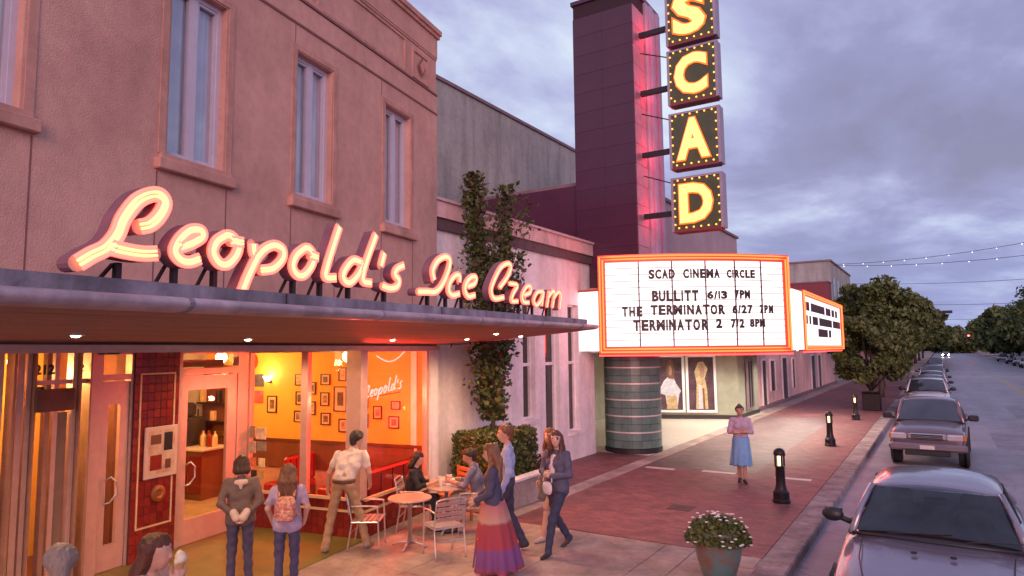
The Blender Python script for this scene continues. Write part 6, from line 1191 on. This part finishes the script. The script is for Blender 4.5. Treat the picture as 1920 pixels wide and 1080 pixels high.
# hands behind the back, white cuffs; seen from behind
p = person('person from behind in a brown sweater and jeans, hands clasped at the back', (-7.83, 5.62, 0), R_(52), 1.64, dict(elL=(-.25, -.10, 1.12), elR=(.25, -.10, 1.12), wrL=(-.075, -.155, .965), wrR=(.075, -.155, .965), ankL=(-.11, 0, .085), ankR=(.12, .03, .085)), (.17, .115, .10), (.085, .07, .13), (.05, .04, .04), 0, (.055, .025, .015), 'tail', loose=.4,
           hands={'L': dict(dir=(.55, 0, -.8), palm=(.3, -.9, 0), curl=.7, thumb=(0, 0, 1)), 'R': dict(dir=(-.55, 0, -.8), palm=(-.3, -.9, 0), curl=.7, thumb=(0, 0, 1))}, nod=.35)
blend_mesh('collar', [(np.array((-.05, -.085, 1.33)), np.array((.05, -.085, 1.33)), .035, .035, 0, .02), (np.array((0, -.10, 1.26)), np.array((0, -.095, 1.32)), .02, .04, 0, .02)], [mat('pale_lining', (.66, .50, .42), .8, 0, .1)], p)
o = blend_mesh('white_cuff', [(np.array((s * .078, -.16, .965)), np.array((s * .045, -.165, .90)), .05, .052, 0, .02) for s in (-1, 1)], [mat('white_wool', (.72, .56, .46), .8, 0, .1)], p); 
p = person('girl from behind in a lilac shirt wearing a flowered backpack', (-7.13, 5.80, 0), R_(44), 1.57, dict(elL=(-.26, .0, 1.12), elR=(.26, .0, 1.12), wrL=(-.22, .12, .93), wrR=(.22, .12, .93)), (.44, .34, .50), (.075, .065, .14), (.05, .04, .05), 2, (.16, .07, .035), 'long', sleeve=.5, loose=.4, face=.0, nod=.25)
bk = thing('backpack', 'small flowered backpack worn by the girl in lilac', 'backpack', (-7.13, 5.80, 0), R_(44)); m_bp = mat('floral_cloth', (.72, .40, .26), .8, 0, .5, 26, col2=(.45, .12, .12), contrast=(.42, .58)); b = MB(); b.cbox(-.13, .13, -.26, -.125, .90, 1.22, .05); subsurf(b.build('bag', m_bp, bk, smooth=True), 2); b = MB(); b.cbox(-.10, .10, -.295, -.25, .92, 1.06, .03); b.build('pocket', m_bp, bk)
for s in (-1, 1): MB().tube(spline([(s * .09, -.14, 1.20), (s * .11, -.04, 1.315), (s * .12, .08, 1.25), (s * .13, .09, 1.1), (s * .14, -.1, .95)], 4), .016, 6).build('strap', m_bp, bk)
# man leaning over the table
p = person('man in a white shirt and khaki trousers stepping towards the tables', (-7.83, 7.42, 0), R_(26), 1.80, dict(pel=(0, 0, .93), ches=(.05, .07, 1.20), neck=(.085, .11, 1.40), head=(.125, .16, 1.545), shL=(-.12, .08, 1.345), shR=(.265, .10, 1.345), elL=(-.24, .05, 1.08), elR=(.33, .12, 1.07), wrL=(-.29, .12, .86), wrR=(.30, .26, .90), hipL=(-.09, 0, .9), hipR=(.09, 0, .9), kneL=(-.17, -.03, .49), kneR=(.20, .10, .50), ankL=(-.21, -.16, .085), ankR=(.31, .12, .085)),
           (.72, .60, .54), (.44, .27, .15), (.30, .22, .18), 0, (.03, .018, .012), 'short', sleeve=.45, fem=False, face=-.5, nod=.3, loose=.28)
b = MB(); b.lathe([(.168, .965), (.172, .98), (.172, 1.005), (.166, 1.015)], n=24); b.v = [(x * 1.0 * 1.06, y * .80 * 1.06 - .005, z * 1.045) for x, y, z in b.v]; b.build('belt', mat('belt_leather', (.12, .05, .03), .5, 0, .1), p)
sit = dict(pel=(0, -.07, .56), ches=(0, -.03, .84), neck=(0, .01, 1.045), head=(0, .05, 1.20), hipL=(-.09, -.05, .545), hipR=(.09, -.05, .545), kneL=(-.10, .36, .53), kneR=(.10, .37, .53), ankL=(-.10, .33, .085), ankR=(.11, .38, .085), shL=(-.17, .0, 1.0), shR=(.17, .0, 1.0), elL=(-.21, .12, .76), elR=(.21, .12, .76), wrL=(-.09, .36, .80), wrR=(.09, .36, .82))
person('seated woman in black facing the kerb at the occupied table', (-7.66, 8.86, 0), R_(-62), 1.66, sit, (.02, .018, .022), (.025, .022, .03), (.03, .02, .02), 0, (.02, .012, .01), 'bob', sleeve=.8, nod=.25)
person('seated man in a grey-blue shirt and shorts facing the shop', (-6.72, 9.28, 0), R_(118), 1.76, {**sit, 'ankL': (-.1, .30, .085), 'head': (0, .07, 1.19)}, (.17, .165, .24), (.50, .36, .30), (.03, .025, .03), 1, (.03, .018, .012), 'short', sleeve=.9, legskin=.85, fem=False, nod=.35)
# woman in the long striped skirt
p = person('woman in a navy jacket and long striped skirt walking past the tables', (-5.2, 7.62, 0), R_(118), 1.73, dict(elL=(-.22, .02, 1.11), elR=(.22, .02, 1.11), wrL=(-.17, .2, 1.0), wrR=(.17, .2, 1.0), kneL=(-.08, .16, .5), ankL=(-.10, .22, .085), kneR=(.09, -.05, .5), ankR=(.1, -.20, .1)), (.060, .055, .105), (.3, .1, .12), (.5, .34, .28), 0, (.20, .09, .045), 'long', loose=.6, legskin=.5, nod=.2, face=.1)
skirt(p, 1.02, .98, .13, .165, .37, stripes('striped_skirt', [(.10, (.55, .24, .22)), (.17, (.30, .05, .10)), (.22, (.16, .05, .16)), (.42, (.18, .06, .20)), (.47, (.31, .04, .06)), (.74, (.30, .045, .06)), (.78, (.44, .25, .20)), (.86, (.44, .19, .16)), (1.0, (.36, .12, .13))]), (0, 0), (0, -.06))
person('tall man in a pale blue shirt walking behind the skirted woman', (-5.62, 8.62, 0), R_(120), 1.86, dict(elR=(.24, .03, 1.11), wrR=(.2, .22, 1.0), kneL=(-.09, .15, .5), ankL=(-.1, .2, .085), kneR=(.1, -.02, .5), ankR=(.1, -.22, .11)), (.36, .42, .68), (.05, .05, .09), (.04, .03, .03), 0, (.16, .06, .03), 'short', fem=False, face=.1, loose=.2)
p = person('woman in a navy cardigan and dark jeans striding, looking aside', (-4.98, 9.02, 0), R_(166), 1.77, dict(elL=(-.26, .03, 1.11), elR=(.25, .05, 1.12), wrL=(-.05, .19, 1.08), wrR=(.06, .2, 1.10), kneL=(-.08, .20, .50), ankL=(-.08, .30, .085), kneR=(.08, -.02, .5), ankR=(.10, -.34, .13)), (.085, .085, .145), (.035, .04, .085), (.03, .02, .025), 2, (.10, .035, .02), 'long', loose=.45, vneck=(.68, .58, .60), face=.7, hands={'L': dict(dir=(.9, .3, .2), palm=(0, -1, 0), curl=.8, thumb=(0, 0, 1)), 'R': dict(dir=(-.9, .3, .1), palm=(0, -1, 0), curl=.8, thumb=(0, 0, 1), toe=(.1, 1, -.5))})
bg = thing('shoulder_bag', 'white bag held in front of the woman in the navy cardigan', 'bag', (-4.98, 9.02, 0), R_(166)); b = MB(); b.cbox(-.10, .10, .18, .27, .86, 1.06, .04); subsurf(b.build('bag', mat('white_leather', (.66, .55, .56), .5, 0, .06), bg, smooth=True), 2); MB().tube(spline([(-.09, .22, 1.05), (-.06, .20, 1.16), (.06, .20, 1.16), (.09, .22, 1.05)], 4), .008, 6).build('strap', m_pale, bg)
p = person('woman in a short dark dress mostly hidden behind the one in the cardigan', (-5.42, 9.62, 0), R_(150), 1.72, dict(kneL=(-.1, .16, .5), ankL=(-.12, .24, .085), kneR=(.1, -.05, .5), ankR=(.12, -.26, .11)), (.16, .12, .14), (.12, .1, .13), (.55, .42, .38), 0, (.22, .07, .03), 'long', legskin=.5, loose=.7, face=.5)
skirt(p, 1.0, .98, .60, .16, .22, mat('dress_cloth', (.12, .10, .13), .8, 0, .1), nf=7)
p = person('woman in a lilac top and blue skirt with folded arms by the bollards', (-3.9, 15.62, 0), R_(196), 1.70, dict(elL=(-.24, .03, 1.12), elR=(.24, .03, 1.12), wrL=(.06, .16, 1.11), wrR=(-.06, .18, 1.13), kneL=(-.06, .04, .49), ankL=(-.05, .06, .085), kneR=(.06, -.03, .49), ankR=(.05, -.08, .09)), (.42, .31, .42), (.2, .3, .5), (.03, .02, .02), 1, (.05, .025, .02), 'bun', sleeve=.7, legskin=.4, h=.010, hands={'L': dict(dir=(.9, .1, .2), palm=(0, -1, 0), curl=.9), 'R': dict(dir=(-.9, .1, .2), palm=(0, -1, 0), curl=.9)})
skirt(p, 1.0, 1.0, .38, .17, .22, mat('blue_skirt', (.17, .34, .60), .75, 0, .1, 5), nf=9)
# two people cut by the lower frame
person('grey-haired man at the lower frame edge, head and shoulder in view', (-4.97, 2.22, 0), R_(72), 1.74, None, (.46, .28, .22), (.1, .1, .12), (.03, .03, .03), 1, (.30, .235, .20), 'short', fem=False, nod=.2, h=.008)
p = person('brown-haired woman in a peach top lifting an ice cream cone to her mouth', (-4.88, 2.76, 0), R_(-62), 1.74, dict(head=(0, .05, 1.545), elR=(.24, .16, 1.16), wrR=(.10, .27, 1.37), elL=(-.24, .05, 1.12), wrL=(-.2, .26, 1.1)), (.66, .38, .28), (.2, .12, .1), (.05, .04, .04), 0, (.10, .03, .015), 'bob', h=.008, sleeve=.5, nod=.05, hands={'R': dict(dir=(-.25, .1, 1), palm=(-.6, -.5, 0), curl=1.0, thumb=(0, -1, .2))})
co = thing('ice_cream_cone', 'white ice cream cone held by the brown-haired woman', 'ice cream', (-4.88, 2.76, 0), R_(-62)); MB().lathe([(.008, 0), (.032, .11), (.03, .112), (.005, .01)], (.06, .27, 1.42), 14).build('cone', mat('wafer', (.55, .30, .12), .7, 0, .2, 20), co); blend_mesh('scoop', [(np.array((.06, .27, 1.565)), np.array((.062, .268, 1.575)), .040, .036, 0, .01), (np.array((.085, .255, 1.545)), np.array((.082, .25, 1.53)), .016, .010, 0, .012), (np.array((.05, .25, 1.60)), np.array((.056, .262, 1.612)), .014, .008, 0, .012), (np.array((.035, .29, 1.548)), np.array((.04, .288, 1.535)), .014, .01, 0, .012)], [mat('vanilla', (.8, .68, .5), .5, 0, .05)], co, .004, (0,), .002)
